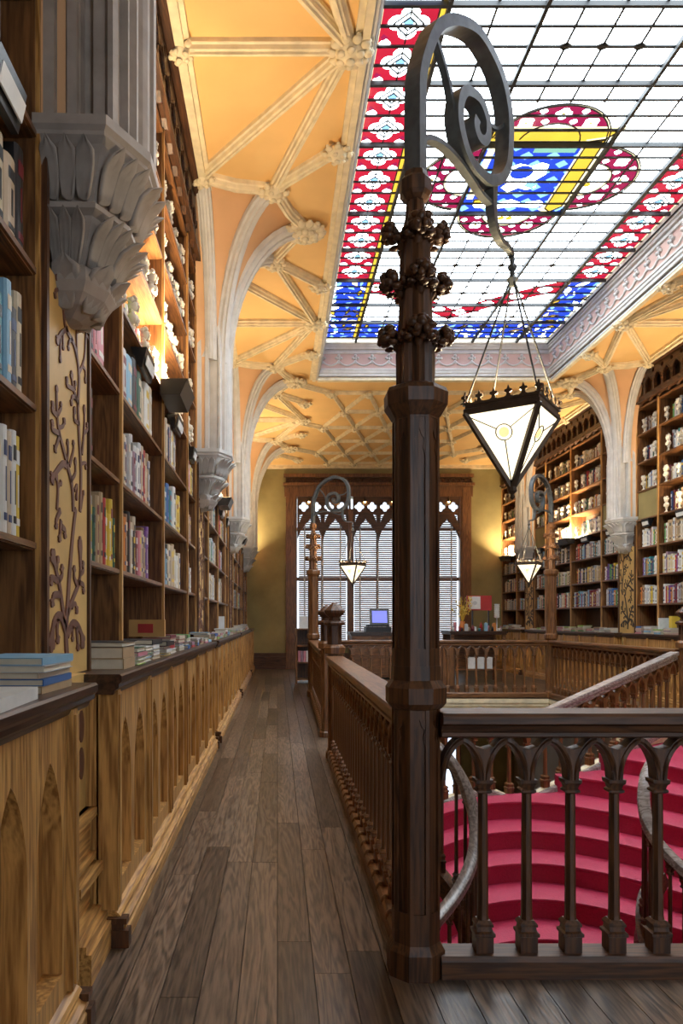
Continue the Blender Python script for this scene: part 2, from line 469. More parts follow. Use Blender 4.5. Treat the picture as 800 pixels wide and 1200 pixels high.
# ------------------------------------------------------------------ skylight upstand
def ring(i, z): return [(SX0+i, SY0+i, z), (SX1-i, SY0+i, z), (SX1-i, SY1-i, z), (SX0+i, SY1-i, z)]
prof = [(0, 5.83), (0, 5.88), (.022, 5.89), (.022, 5.93), (.04, 5.945), (.04, 5.985), (.055, 5.99), (.055, 6.02), (.028, 6.03)]
b = B(); b.loft([ring(-.06, 5.83)]+[ring(i, z) for i, z in prof], cap=False)
struct('trim_1', b, 'white_stone', label='white moulding at the foot of the skylight well')
b = B(); b.loft([ring(.028, 6.03), ring(.028, 6.29)], cap=False)
fr = struct('trim_2', b, 'pink_paint', label='pink frieze of the skylight well')
prof = [(.028, 6.29), (.05, 6.30), (.05, 6.34), (.035, 6.345), (.035, 6.36), (.07, 6.37), (.07, 6.41), (.085, 6.415), (.085, 6.45), (.11, 6.46), (.11, 6.52)]
b = B(); b.loft([ring(i, z) for i, z in prof]+[ring(-.1, 6.6)], cap=False)
struct('trim_3', b, 'white_stone', label='white moulding under the stained glass')
def crest(fn, n, pitch, u0):
    b = B()
    for k in range(n):
        u = u0+k*pitch
        b.tube([fn(u+pitch*t, .012, 6.165-.09*math.sin(PI*t)**.7) for t in [i/10 for i in range(11)]], .016, 5)
        b.tube([fn(u+pitch*t, .012, 6.12+.0*t) for t in (-.16, 0, .16)], .013, 5)
        for du, dz, r in ((0, .09, .032), (-.045, .045, .028), (.045, .045, .028), (0, .03, .03), (0, -.02, .02)):
            b.ball(fn(u+du, .014, 6.165+dz), r, 6, 4)
    return b
p = .305
obj('frieze_crest', crest(lambda u, t, z: (u, SY1-.028-t, z), 14, p, SX0+.08), 'white_stone', fr, True)
obj('frieze_crest', crest(lambda u, t, z: (SX1-.028-t, u, z), 33, p, SY0+.02), 'white_stone', fr, True)
obj('frieze_crest', crest(lambda u, t, z: (SX0+.028+t, u, z), 33, p, SY0+.02), 'white_stone', fr, True)
for q in (SX0-.12, SX1):
    pass
b = B(); b.box(SX0-.14, SX0-.02, SY0-.1, SY1+.1, ZC, 6.6); b.box(SX1+.02, SX1+.14, SY0-.1, SY1+.1, ZC, 6.6)
b.box(SX0-.1, SX1+.1, SY0-.14, SY0-.02, ZC, 6.6); b.box(SX0-.1, SX1+.1, SY1+.02, SY1+.14, ZC, 6.6)
struct('wall_skylight', b, 'white_stone', label='walls of the skylight well')

# ------------------------------------------------------------------ stained glass
GX, GY = (SX0+SX1)/2+.01, 8.62
HW, HL = 2.05, 4.96
ZG = 6.515
polys = []; pm = []
def add(poly, m): polys.append([(float(x), float(y)) for x, y in poly]); pm.append(m)
def rect(x0, y0, x1, y1): return [(x0, y0), (x1, y0), (x1, y1), (x0, y1)]
gm = ['g_white', 'g_red', 'g_blue', 'g_yellow', 'g_cream', 'g_ice', 'g_crimson', 'g_green']
glass('g_white', (.86, .93, .97)); glass('g_red', (.060, .0018, .0045)); glass('g_blue', (.003, .008, .066)); glass('g_yellow', (.105, .064, .006))
glass('g_cream', (.14, .118, .07)); glass('g_ice', (.04, .08, .12)); glass('g_crimson', (.040, .0016, .008)); glass('g_green', (.03, .06, .045))
W_, R_, BL, Y_, C_, I_, K_, G_ = range(8)
add(rect(-HW, -HL, HW, HL), W_)
rnd = random.Random(8)
for s in (-1, 1):
    # end bands
    ys = sorted((s*2.52, s*4.86))
    # blue leafwork along the end and up the corners
    add(rect(-HW+.05, min(s*4.02, s*4.84), HW-.05, max(s*4.02, s*4.84)), BL)
    for t in (-1, 1): add(rect(*( (t*HW-t*.06, ys[0], t*1.47, ys[1]) if t < 0 else (1.47, ys[0], HW-.06, ys[1]))), BL)
    cells = [(x, y) for x in [-1.9+.2*i for i in range(20)] for y in (4.1, 4.27, 4.44, 4.61, 4.78)]
    cells += [(t*(1.57+.19*i), 2.65+.17*j) for t in (-1, 1) for i in range(3) for j in range(9)]
    for x, y in cells:
        x += rnd.uniform(-.05, .05); y = s*(y+rnd.uniform(-.04, .04)); a = rnd.uniform(0, PI)
        m = rnd.choice([W_, W_, I_, I_, Y_, C_, W_])
        l, w = rnd.uniform(.06, .12), rnd.uniform(.025, .05)
        add([(x+l*math.cos(a), y+l*math.sin(a)), (x-w*math.sin(a), y+w*math.cos(a)), (x-l*math.cos(a), y-l*math.sin(a)), (x+w*math.sin(a), y-w*math.cos(a))], m)
    # ogee ribbon with quatrefoils
    cen = []
    for k in range(25):
        x = -1.5+3*k/24; cen.append((x, s*(2.75+1.05*(1-abs(x)/1.5)**1.25)))
    up = [(x, y+s*.20) for x, y in cen]; dn = [(x, y-s*.20) for x, y in cen]
    add(up+dn[::-1], R_)
    for k in range(1, 24, 3):
        x, y = cen[k]; add(quatrefoil(x, y, .06, .055, 20), W_)
        add(circle(x, y, .03, 6), Y_)
for s in (-1, 1):
    a, c = sorted((s*1.53, s*2.0)); add(rect(a, -2.49, c, 2.49), R_)
    a, c = sorted((s*1.475, s*1.53)); add(rect(a, -HL+.1, c, HL-.1), Y_)
    a, c = sorted((s*2.0, s*2.05)); add(rect(a, -HL, c, HL), C_)
    for k in range(11):
        y = -2.49+.2264+k*.4528; x = s*1.765
        add(quatrefoil(x, y, .098, .082, 32), W_)
        add(circle(x, y, .045, 8), I_)
        for e in (-1, 1):
            if k < 10:
                xx = x+e*.175; yy = y+.2264
                add(quatrefoil(xx, yy, .028, .026, 12), W_)
            xx = x+e*.2; 
            add([(xx-e*.0, y+.12), (xx+e*.02, y+.16), (xx, y+.20), (xx-e*.05, y+.16)], K_)
add(rect(-HW+.05, HL-.12, HW-.05, HL-.05), C_); add(rect(-HW+.05, -HL+.05, HW-.05, -HL+.12), C_)
# medallion: four lobes round a square
for cx, cy in ((0, -.66), (0, .66), (-.63, 0), (.63, 0)):
    add(circle(cx, cy, .625, 40), C_); add(circle(cx, cy, .60, 40), K_); add(circle(cx, cy, .33, 28), C_); add(circle(cx, cy, .30, 28), W_)
    ang = math.atan2(cy, cx)
    for k in range(9):
        a = ang+(k-4)*.40
        x, y = cx+.465*math.cos(a), cy+.465*math.sin(a)
        if max(abs(x), abs(y)) < .70: continue
        if k % 2 == 0:
            add(quatrefoil(x, y, .045, .042, 20, a), W_); add(circle(x, y, .02, 6), Y_)
        else:
            for e in (-.09, .08): add(quatrefoil(x+e*math.cos(a), y+e*math.sin(a), .022, .02, 12), W_)
    for e in (-.05, .05): add(circle(cx+.06*math.cos(ang)+e, cy+.16*math.sin(ang)+.1*math.cos(ang), .045, 8), Y_)
add(rect(-.66, -.67, .66, .67), BL)
n = 9
for i in range(n):
    for j in range(n):
        x = -.66+1.32*(i+.5)/n; y = -.67+1.34*(j+.5)/n; q = .073
        if (i+j) % 2 == 0: add([(x-q, y), (x, y-q), (x+q, y), (x, y+q)], I_)
# pale figure shapes on the blue ground (generic white drapery)
add([(x*.72-.06, y*.72) for x, y in [(-.35,-.30),(-.15,-.42),(.05,-.36),(.18,-.45),(.30,-.40),(.34,-.15),(.22,.02),(.30,.20),(.16,.28),(.02,.22),(-.12,.34),(-.26,.22),(-.18,.05),(-.36,-.05),(-.44,-.18)]], W_)
add(circle(-.10, -.14, .13, 14), BL); add([(.05,.0),(.16,.05),(.12,.18),(.0,.12)], I_)
add([(-.5,.50),(-.36,.42),(-.2,.48),(-.05,.40),(.1,.48),(.3,.42),(.4,.5),(.3,.58),(.05,.56),(-.2,.6),(-.45,.58)], W_)
add(rect(-.1, -.58, .36, -.50), G_)
add([(-.66,-.93),(.76,-.93),(.60,-.67),(-.66,-.67)], C_); add([(-.64,-.90),(.70,-.90),(.56,-.70),(-.64,-.70)], Y_)
add([(.40,-.72),(.64,-.78),(.66,.55),(.56,.60),(.46,.70),(.34,.62),(.40,.50)], C_); add([(.43,-.70),(.60,-.74),(.61,.54),(.50,.66),(.42,.58)], Y_)
add([(-.60,-.62),(-.52,-.62),(-.52,.40),(-.60,.40)], C_); add([(-.50,.40),(-.36,.36),(-.34,.46),(-.50,.48)], Y_)
v, tr = cdt(polys, 1e-6)
b = B()
b.v = [(GX+p[0], GY+p[1], ZG) for p in v]
for f, k in tr: b.f.append(tuple(f)); b.m.append(pm[k])
sk = struct('window_2', b, gm, label='large stained glass skylight with a red-lobed medallion')
# bars
b = B()
def bar(x0, y0, x1, y1, w, h, z=ZG-.005):
    d = Vector((x1-x0, y1-y0)); ln = d.length; d /= ln; nx, ny = -d.y*w/2, d.x*w/2
    vs = []
    for zz in (z-h, z):
        vs += [(GX+x0+nx, GY+y0+ny, zz), (GX+x0-nx, GY+y0-ny, zz), (GX+x1-nx, GY+y1-ny, zz), (GX+x1+nx, GY+y1+ny, zz)]
    b.add(vs, [(0,1,2,3),(7,6,5,4),(0,4,5,1),(1,5,6,2),(2,6,7,3),(3,7,4,0)])
for x in (-1.465, -.66, .66, 1.465): bar(x, -HL, x, HL, .034, .05)
for y in (-HL, -4.06, -3.36, -2.49, -1.58, -.67, .67, 1.58, 2.49, 3.36, 4.06, HL): bar(-HW, y, HW, y, .034, .045)
for x in (-HW, HW): bar(x, -HL, x, HL, .05, .06)
obj('glazing_bar', b, 'lead', sk)
b = B()
y = -HL
while y < HL:
    bar(-HW, y, HW, y, .028, .012); y += .2264
for x in (-1.06, -.33, 0, .33, 1.06):
    for y0, y1 in ((-HL, -1.3), (1.3, HL)) if abs(x) < .5 else ((-HL, HL),): bar(x, y0, x, y1, .020, .008)
for i in range(22):
    for x in (-1.06, -.33, 0, .33, 1.06):
        y = -HL+.2264*(2*i+1); q = .035
        if abs(y) < 1.35 and abs(x) < 1.1 or y > HL-.1: continue
        for a, c in (((x-q*1.6, y), (x, y-q)), ((x, y-q), (x+q*1.6, y)), ((x+q*1.6, y), (x, y+q)), ((x, y+q), (x-q*1.6, y))): bar(*a, *c, .022, .008)
for s in (-1, 1):
    for k in range(11):
        y = -2.49+.2264+k*.4528; x = s*1.765
        for q in (.07, .13):
            for a, c in (((x-q, y), (x, y-q)), ((x, y-q), (x+q, y)), ((x+q, y), (x, y+q)), ((x, y+q), (x-q, y))): bar(*a, *c, .013, .007)
        bar(x, y-.22, x, y-.07, .012, .006); bar(x, y+.07, x, y+.22, .012, .006)
def loop(poly, w=.012):
    for i in range(len(poly)):
        if max(abs(poly[i][0]), abs(poly[i][1])) < .69 and len(poly) > 8: continue
        bar(*poly[i], *poly[(i+1) % len(poly)], w, .008)
for p_, m_ in zip(polys, pm):
    if m_ in (K_, Y_, C_) and len(p_) in (40, 28) or (m_ == Y_ and len(p_) in (4, 5)): loop(p_, .013)
obj('lead_came', b, 'lead', sk)
# ------------------------------------------------------------------ bookcases, counters, pilasters, columns
TOPZ = 5.20
def sections(y0, y1):
    """narrow, wide, wide, narrow"""
    w = y1-y0; n = .165*w; return [y0, y0+n, y0+w/2, y1-n, y1]
def fbox(b, side, d0, d1, y0, y1, z0, z1, mi=None): b.box(sx(side, d0), sx(side, d1), y0, y1, z0, z1, mi)
SH = {}
def bookcase(side, cuts, label, closed=(), signs=True):
    y0, y1 = cuts[0], cuts[-1]
    root = thing('bookcase', label, 'bookcase', (sx(side, -.15), (y0+y1)/2, 1.17))
    b = B(); fbox(b, side, -.36, -.335, y0, y1, 1.17, ZC-.02); obj('back_panel', b, 'shelf_back', root)
    for y in cuts:
        b = B(); fbox(b, side, -.335, -.012, y-.024, y+.024, 1.172, TOPZ, 1); fbox(b, side, -.012, .004, y-.019, y+.019, 1.172, TOPZ, 0)
        obj('upright', b, ['oak_Z', 'brown_Z'], root)
    for i in range(len(cuts)-1):
        a, c = cuts[i]+.025, cuts[i+1]-.025
        for n, z in enumerate(SHELF+[5.19]):
            b = B(); fbox(b, side, -.334, -.018, a, c, z-.032, z); fbox(b, side, -.018, -.006, a, c, z-.027, z-.005)
            obj('shelf', b, 'brown_Y', root)
        if signs:
            m = (a+c)/2; z = SHELF[3]-.034
            b = B(); w = .17 if c-a > 1 else .12
            b.prism([(-.07, 0), (.035, 0), (.005, -.13), (-.02, -.13)], lambda d, zz, t: (sx(side, d), m+t, z+zz), -w, w)
            so = obj('sign_holder', b, 'black_plastic', root)
            b = B(); b.prism([(.028, -.045), (.034, -.045), (.020, -.105), (.014, -.105)], lambda d, zz, t: (sx(side, d+.004), m+t, z+zz), -w*.85, w*.85)
            obj('label_card', b, 'white_paper', so)
        if i in closed:
            b = B(); fbox(b, side, -.05, -.03, a, c, SHELF[3], SHELF[4]-.034); obj('closed_panel', b, 'olive_wall', root)
    # pierced cornice
    b = B(); holes = []; p = .30; k = int((y1-y0-.1)/p); off = (y1-y0-k*p)/2
    for i in range(k):
        u = y0+off+i*p
        holes.append([(x, z) for x, z in lancet(u+.035, u+p-.035, 5.36, 5.62, 6, .13)])
        holes.append(circle(u+.0 if i else u+.03, 5.69, .04, 10) if i else circle(u+p/2, 5.70, .035, 10))
    plate(b, [(y0, 5.26), (y1, 5.26), (y1, 5.78), (y0, 5.78)], holes, lambda a, z, t: (sx(side, t), a, z), -.02, .03)
    for i in range(k):
        u = y0+off+i*p
        b.prism([(u+.02, 5.27), (u+p/2, 5.20), (u+p-.02, 5.27)], lambda a, z, t: (sx(side, t), a, z), -.015, .03)
        b.tube([(sx(side, .03), a, z) for a, z in lancet(u+.035, u+p-.035, 5.36, 5.62, 6, .13)[2:]], .014, 5)
    fbox(b, side, -.02, .06, y0, y1, 5.24, 5.28); fbox(b, side, -.02, .10, y0, y1, 5.76, 5.85)
    obj('pierced_cornice', b, 'walnut_Y', root)
    return root
PANEL = {}
def counter(side, y0, y1, label, npan=None):
    root = thing('panelled_counter', label, 'counter', (sx(side, .0), (y0+y1)/2, 0))
    b = B(); fbox(b, side, -.34, .108, y0, y1, .02, 1.10); fbox(b, side, .1, .128, y0, y0+.03, .02, 1.1); fbox(b, side, .1, .128, y1-.03, y1, .02, 1.1); obj('carcass', b, 'oak_Z', root)
    n = npan or max(1, round((y1-y0)/.78)); w = (y1-y0-.06)/n
    for i in range(n+1):
        y = y0+.03+i*w
        b = B(); fbox(b, side, .128, .192, y-.028, y+.028, .15, 1.10); fbox(b, side, .192, .200, y-.018, y+.018, .17, 1.08)
        obj('post', b, 'oak_Z', root)
        if i == n: break
        key = (side, round(w, 3)); u0, u1 = .029, w-.029
        if key not in PANEL:
            b = B(); q = (u1-u0)/2; yy = y
            holes = [lancet(yy+u0+.055+k*(q-.015), yy+u0+q-.04+k*(q-.015), .235, .955, 8, .30) for k in (0, 1)]
            plate(b, [(yy+u0, .15), (yy+u1, .15), (yy+u1, 1.10), (yy+u0, 1.10)], holes, lambda a, z, t: (sx(side, t), a, z), .108, .172)
            for h in holes:
                pass
            PANEL[key] = (obj('lancet_panel', b, 'oak_Z', root, origin=(sx(side, 0), yy, 0)))
        else:
            o = childcopy(PANEL[key], root, (0, y-(y0+y1)/2, 0)); o.location = Vector((sx(side, 0), y, 0))-WORLD[root.name]
    # plinth
    pr = [(.10, 0), (.232, 0), (.232, .062), (.222, .07), (.229, .078), (.229, .094), (.212, .104), (.204, .112), (.206, .126), (.196, .138), (.168, .152), (.10, .152)]
    b = B(); b.prism(pr, lambda d, z, t: (sx(side, d), t, z), y0-.004, y1+.004); obj('plinth', b, 'oak_Y', root)
    for y in (y0, y1):
        b = B(); fbox(b, side, .12, .245, y-.03, y+.03, 0, .075); fbox(b, side, .12, .22, y-.022, y+.022, .075, .10); fbox(b, side, .12, .236, y-.028, y+.028, .10, .125)
        obj('foot_block', b, 'walnut_Z', root)
    pr = [(-.335, 1.10), (.178, 1.082), (.186, 1.10), (.203, 1.112), (.205, 1.128), (.216, 1.140), (.216, 1.162), (.208, 1.17), (-.335, 1.17)]
    b = B(); b.prism(pr, lambda d, z, t: (sx(side, d), t, z), y0-.035, y1+(.19 if y0 < 0 else .035)); obj('countertop', b, 'worktop', root)
    return root

# ---------- inlaid vine
A = lambda pts: [(40+x/4.45, 330+y/4.45) for x, y in pts]
Bq = lambda pts: [(x/5.22, 600+y/5.22) for x, y in pts]
STROKES = [
 (A([(240,1200),(245,1000),(235,800),(230,650),(235,500),(225,400),(205,320),(165,240),(155,150),(140,60),(120,-20)]), 1.0),
 (A([(205,1200),(200,1080),(180,980),(155,880),(130,780),(120,680),(118,560)]), 1.0),
 (A([(130,790),(95,770),(95,735)]), .8), (A([(122,700),(95,670),(98,640)]), .8), (A([(135,800),(118,850),(110,875)]), .8),
 (A([(170,960),(150,950),(110,1000),(92,1030)]), 1.1), (A([(170,950),(178,890),(175,835)]), .7), (A([(185,960),(205,880),(205,840)]), .7),
 (A([(130,760),(150,755),(158,725)]), .7), (A([(125,690),(140,660),(140,640)]), .7),
 (A([(232,640),(205,560),(195,480)]), .8), (A([(222,610),(200,600),(195,635)]), .7), (A([(205,560),(172,540),(172,510)]), .7), (A([(212,560),(215,530)]), .7),
 (A([(237,740),(210,720),(212,665)]), .7), (A([(250,900),(262,760),(262,655)]), .7), (A([(262,790),(278,770),(276,745)]), .6), (A([(247,950),(268,945),(270,970)]), .6),
 (A([(175,245),(140,270),(120,310)]), .8), (A([(150,262),(152,345)]), .6), (A([(138,285),(137,410)]), .6), (A([(200,300),(182,315),(180,348)]), .6),
 (A([(224,400),(222,250),(222,170)]), .6), (A([(222,245),(206,205)]), .6), (A([(222,230),(240,250)]), .6), (A([(237,470),(262,400),(270,260),(265,120)]), .6),
 (A([(268,270),(284,300)]), .6), (A([(250,440),(266,460),(268,520)]), .6), (A([(155,150),(182,150),(180,182)]), .6), (A([(135,40),(115,45),(110,75)]), .6), (A([(265,160),(250,150)]), .5), (A([(270,200),(283,215)]), .5),
 (A([(120,1190),(125,1080),(115,1010)]), .7), (A([(125,1070),(140,1050)]), .6), (A([(245,1180),(258,1100)]), .6), (A([(212,1090),(225,1060),(222,1130)]), .6), (A([(190,1040),(215,1000),(215,930)]), .7),
 (Bq([(412,900),(405,740),(415,560),(430,330),(450,100),(465,-20)]), 1.6),
 (Bq([(395,680),(370,480),(345,360),(320,250)]), 1.2), (Bq([(350,420),(315,400),(315,430)]), 1.0), (Bq([(358,420),(380,390),(380,340)]), 1.0), (Bq([(345,350),(355,290)]), 1.0),
 (Bq([(368,505),(330,510),(320,560)]), 1.1), (Bq([(402,720),(370,635),(330,680),(314,830)]), 1.5), (Bq([(355,650),(350,720),(355,785)]), 1.1),
 (Bq([(415,620),(450,520),(490,400),(490,170)]), 1.1), (Bq([(478,430),(510,445),(512,485)]), .9), (Bq([(490,380),(510,360),(508,315)]), .9), (Bq([(470,440),(455,400),(455,345)]), .9),
 (Bq([(440,580),(460,560),(472,605)]), .9), (Bq([(415,750),(450,680),(490,720),(510,810)]), 1.4), (Bq([(470,700),(478,830)]), 1.1), (Bq([(445,695),(445,775)]), .9),
 (Bq([(370,-10),(345,50),(345,85)]), .9), (Bq([(375,50),(365,165)]), .9), (Bq([(380,90),(398,110),(398,145)]), .9),
]
def vine(b, side, c, d):
    for pts, wd in STROKES:
        pts = arc_pts([(x, y, 0) for x, y in pts], 4)
        q = []
        for x, y, _ in pts:
            Y = FPX*.86/(VX-x); q.append((Y-3.08, EYE+(VY-y)*Y/FPX))
        n = len(q); lf = []; rt = []
        for i in range(n):
            a = q[max(i-1, 0)]; e = q[min(i+1, n-1)]; t = Vector((e[0]-a[0], e[1]-a[1]))
            if t.length < 1e-6: t = Vector((0, 1))
            t.normalize(); f = i/(n-1)
            w = .0125*wd*(1.15-.45*f)
            if f > .8 and wd < 1.55: w = .0125*wd*(.8+1.5*math.sin((f-.8)/.2*PI*.72)) if wd < 1.0 or len(pts) < 22 else w
            lf.append((q[i][0]-t.y*w, q[i][1]+t.x*w)); rt.append((q[i][0]+t.y*w, q[i][1]-t.x*w))
        # strip solid
        vs = []
        for (a, z), (e, y) in zip(lf, rt):
            vs += [(sx(side, d), c+a, z), (sx(side, d), c+e, y), (sx(side, d+.006), c+a, z), (sx(side, d+.006), c+e, y)]
        fs = []
        for i in range(n-1):
            o = 4*i; fs += [(o+2, o+3, o+7, o+6), (o, o+2, o+6, o+4), (o+1, o+5, o+7, o+3)]
        fs += [(0, 1, 3, 2), (4*n-4, 4*n-2, 4*n-1, 4*n-3)]
        b.add(vs, fs)
        # round club at the tip
        tx, tz = q[-1]; r = .0155*wd**.7
        if wd != 1.6:
            b.prism(circle(tx, tz, r, 10), lambda a, z, t: (sx(side, t), c+a, z), d, d+.0065)
def pilaster(side, c, label):
    root = thing('inlaid_pilaster', label, 'pilaster', (sx(side, 0), c, 0))
    b = B(); fbox(b, side, -.02, .016, c-.285, c+.285, 1.175, 2.74); fbox(b, side, -.02, .055, c-.245, c+.112, .59, 1.175); obj('board', b, 'panel_wood', root)
    b = B(); vine(b, side, c, .016)
    for u in (-.10, .035):
        for z in (.955, .80): b.prism(circle(u, z, .036, 14, .068), lambda a, zz, t: (sx(side, t), c+a, zz), .055, .060)
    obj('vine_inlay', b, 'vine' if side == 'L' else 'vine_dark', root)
    b = B()
    for s in (-1, 1): fbox(b, side, -.1, .026, c+s*.312-.014, c+s*.312+.014, 1.17, 3.2)
    obj('edge_strip', b, 'walnut_Z', root)
    b = B()
    fbox(b, side, .0, .075, c-.245, c+.112, .12, .60); fbox(b, side, .0, .105, c-.245, c+.112, .565, .60)
    for z0, z1, e in ((.385, .41, .10), (.33, .37, .13), (.0, .12, .17), (.12, .15, .15), (.15, .18, .125)): fbox(b, side, .0, e, c-.245, c+.112, z0, z1)
    obj('stepped_base', b, 'oak_Y', root)
    return root
# ---------- stone columns on corbels
PLAN = [(0, -.36), (.25, -.35), (.375, -.12), (.375, .12), (.25, .35), (0, .36)]
def planring(side, c, z, s, back=-.02):
    return [(sx(side, back if d == 0 else d*s), c+u*s, z) for d, u in PLAN]
def leafband(b, side, c, z0, s0, z1, s1, per, curl=.05):
    for i in range(5):
        (d0, u0), (d1, u1) = PLAN[i], PLAN[i+1]
        n = per[i]
        nd, nu = (u1-u0), -(d1-d0); ln = math.hypot(nd, nu); nd, nu = nd/ln, nu/ln
        for k in range(n):
            f0, f1 = (k-.06)/n, (k+1.06)/n; fm = (k+.5)/n
            def P(f, t, out):
                s = s0+(s1-s0)*t**1.4
                return (sx(side, (d0+(d1-d0)*f)*s+nd*out), c+(u0+(u1-u0)*f)*s+nu*out, z0+(z1-z0)*t)
            rows = []
            for j in range(7):
                t = j/6; w = math.sin(PI*(.18+.62*t))**.6 if t < 1 else .12
                w *= 1 if t < .95 else .5
                o = .012+.02*t+(curl*max(0, t-.6)**1.5*3)
                h = (f1-f0)/2*w
                rows.append([P(fm-h, t, o+.012), P(fm-h*.8, t, o+.03), P(fm-h*.42, t, o+.006), P(fm, t, o+.028), P(fm+h*.42, t, o+.006), P(fm+h*.8, t, o+.03), P(fm+h, t, o+.012), P(fm, t, o-.02)])
            b.loft(rows)
def column(side, c, label, mat):
    root = thing('stone_column', label, 'column', (sx(side, 0), c, 2.62))
    h = [(-.02, .325), (.05, .325), (.05, .295), (.085, .295), (.095, .31), (.13, .31), (.13, .27), (.135, .27), (.135, .205), (.13, .205), (.175, .205), (.175, .235), (.22, .235), (.235, .26), (.255, .26), (.268, .23), (.268, .195), (.30, .195), (.30, .165), (.325, .15), (.325, .115), (.34, .10), (.355, .075), (.358, .04), (.372, .03)]
    pr = [(d, -u) for d, u in h]+[(d, u) for d, u in h[::-1]]
    b = B(); b.loft([[(sx(side, d*kd), c+u*ku, z) for d, u in pr] for z, kd, ku in ((3.26, 1, 1), (4.20, 1, 1), (4.42, .98, .93), (4.62, .90, .82), (4.80, .78, .70))]); obj('shaft', b, mat, root)
    b = B()
    for s in (-1, 1): b.box(sx(side, .055), sx(side, .125), c+s*.27, c+s*.298, 3.26, 4.27)
    for s in (-1, 1): b.box(sx(side, .18), sx(side, .215), c+s*.20, c+s*.222, 3.26, 4.27)
    obj('inset_panel', b, 'web_paint', root)
    b = B(); b.box(sx(side, -.34), sx(side, .01), c-.33, c+.33, 3.255, ZC-.01); obj('backing', b, 'web_paint', root)
    b = B()
    sec = [(3.262, .97), (3.262, 1.0), (3.225, 1.0), (3.21, .96), (3.195, .96), (3.175, .90), (3.15, .86), (3.00, .70), (2.985, .76), (2.965, .76), (2.95, .68), (2.93, .66), (2.80, .46), (2.79, .50), (2.765, .53), (2.73, .53), (2.695, .47), (2.66, .36), (2.63, .18), (2.62, .05)]
    b.loft([planring(side, c, z, s) for z, s in sec])
    co = obj('corbel', b, mat, root)
    b = B(); leafband(b, side, c, 3.0, .70, 3.165, .84, (3, 3, 2, 3, 3)); obj('leaf_band', b, mat, co, True)
    b = B(); leafband(b, side, c, 2.79, .44, 2.945, .64, (3, 3, 2, 3, 3)); obj('leaf_band', b, mat, co, True)
    b = B(); leafband(b, side, c, 2.645, .30, 2.80, .50, (1, 1, 1, 1, 1), .03); obj('leaf_band', b, mat, co, True)
    return root

CASES = []   # (side, section name, y0, y1, where, closed rows)
names = ['nearest', 'second', 'third', 'last']
def run():
    for side in 'LR':
        wl = 'aisle wall' if side == 'L' else 'wall across the stairwell'
        for i, c in enumerate(BAYC):
            if side == 'R' and i == 0: continue
            nm = names[i] if side == 'L' else [None, 'hidden', 'nearer', 'farther'][i]
            pilaster(side, c, 'golden pilaster with dark vine inlay under the %s corbel, %s' % (nm, wl))
            column(side, c, '%s carved corbel and clustered stone shaft on the %s' % (nm, wl), 'shaded_stone' if (side, i) == ('L', 0) else 'white_stone')  # nearest column takes the stone with its shade in the colour
        bays = [(.40, 2.77, 0), (3.42, 8.08, 1), (8.72, 13.38, 2), (14.02, 18.68, 3), (19.32, 21.38, 4)]
        for y0, y1, k in bays:
            if side == 'R' and k < 1: continue
            if k == 0: cuts = [.45, 2.02, 2.755]
            elif k == 4: cuts = [19.32, 20.05, 21.36]
            else: cuts = sections(y0+.02, y1-.02)
            pos = ['before the nearest corbel', 'past the nearest corbel', 'past the second corbel', 'past the third corbel', 'in the far corner'][k] if side == 'L' else ['', 'opposite the aisle railing', 'before the nearer white column', 'past the nearer white column', 'in the far corner'][k]
            bookcase(side, cuts, 'tall oak bookcase %s, %s' % (pos, wl), closed=(0, len(cuts)-2) if side == 'R' and k in (2, 3) else ())
            kinds = {5: ['first narrow', 'first wide', 'second wide', 'second narrow'], 4: ['first wide', 'second wide', 'narrow'], 3: ['narrow', 'wide']}[len(cuts)]
            if k == 0: kinds = ['wide', 'narrow']
            for j in range(len(cuts)-1):
                CASES.append((side, k, j, len(cuts)-1, '%s section' % kinds[j], pos, cuts[j]+.03, cuts[j+1]-.03))
        cb = [(-.6, 2.56, 0), (3.20, 8.13, 1), (8.50, 13.43, 2), (13.80, 18.73, 3), (19.10, 21.36, 4)]
        for y0, y1, k in cb:
            if side == 'R' and k < 1: continue
            pos = ['in the foreground', 'past the nearest corbel', 'past the second corbel', 'past the third corbel', 'in the far corner'][k] if side == 'L' else ['', 'opposite the aisle railing', 'before the nearer white column', 'past the nearer white column', 'in the far corner'][k]
            counter(side, y0, y1, 'carved oak counter with lancet panels %s, %s' % (pos, wl))
run()
# ---------- uplighters on the bookcases
upm = None
for side in 'LR':
    for k, m in enumerate((5.73, 11.03, 16.33, 20.70)):
        wl = 'aisle wall' if side == 'L' else 'wall across the stairwell'
        r = thing('uplighter', 'black box uplighter on the %s bookcase of the %s' % (['first', 'second', 'third', 'corner'][k], wl), 'lamp', (sx(side, .12), m, 3.06), 'uplighters on the bookcases')
        b = B(); x0, x1 = sx(side, .012), sx(side, .20)
        b.prism([(.012, 3.07), (.16, 3.07), (.215, 3.19), (.012, 3.19)], lambda d, z, t: (sx(side, d), m+t, z), -.24, .24)
        obj('housing', b, 'black_plastic', r)
        b = B(); b.box(sx(side, .03), sx(side, .195), m-.21, m+.21, 3.19, 3.196); obj('lens', b, 'lamp_lens', r)
        ld = bpy.data.lights.new('uplight', 'AREA'); ld.shape = 'RECTANGLE'; ld.size = .15; ld.size_y = .40
        ld.energy = UP_W*(.9, .9, 1.4, .8)[k]; ld.color = (1.0, .74, .44)
        lo = bpy.data.objects.new('uplight', ld); COL.objects.link(lo); lo.parent = r
        lo.location = (0, 0, .16); lo.rotation_euler = (0, math.radians(180+(-32 if side == 'L' else 32)), 0)
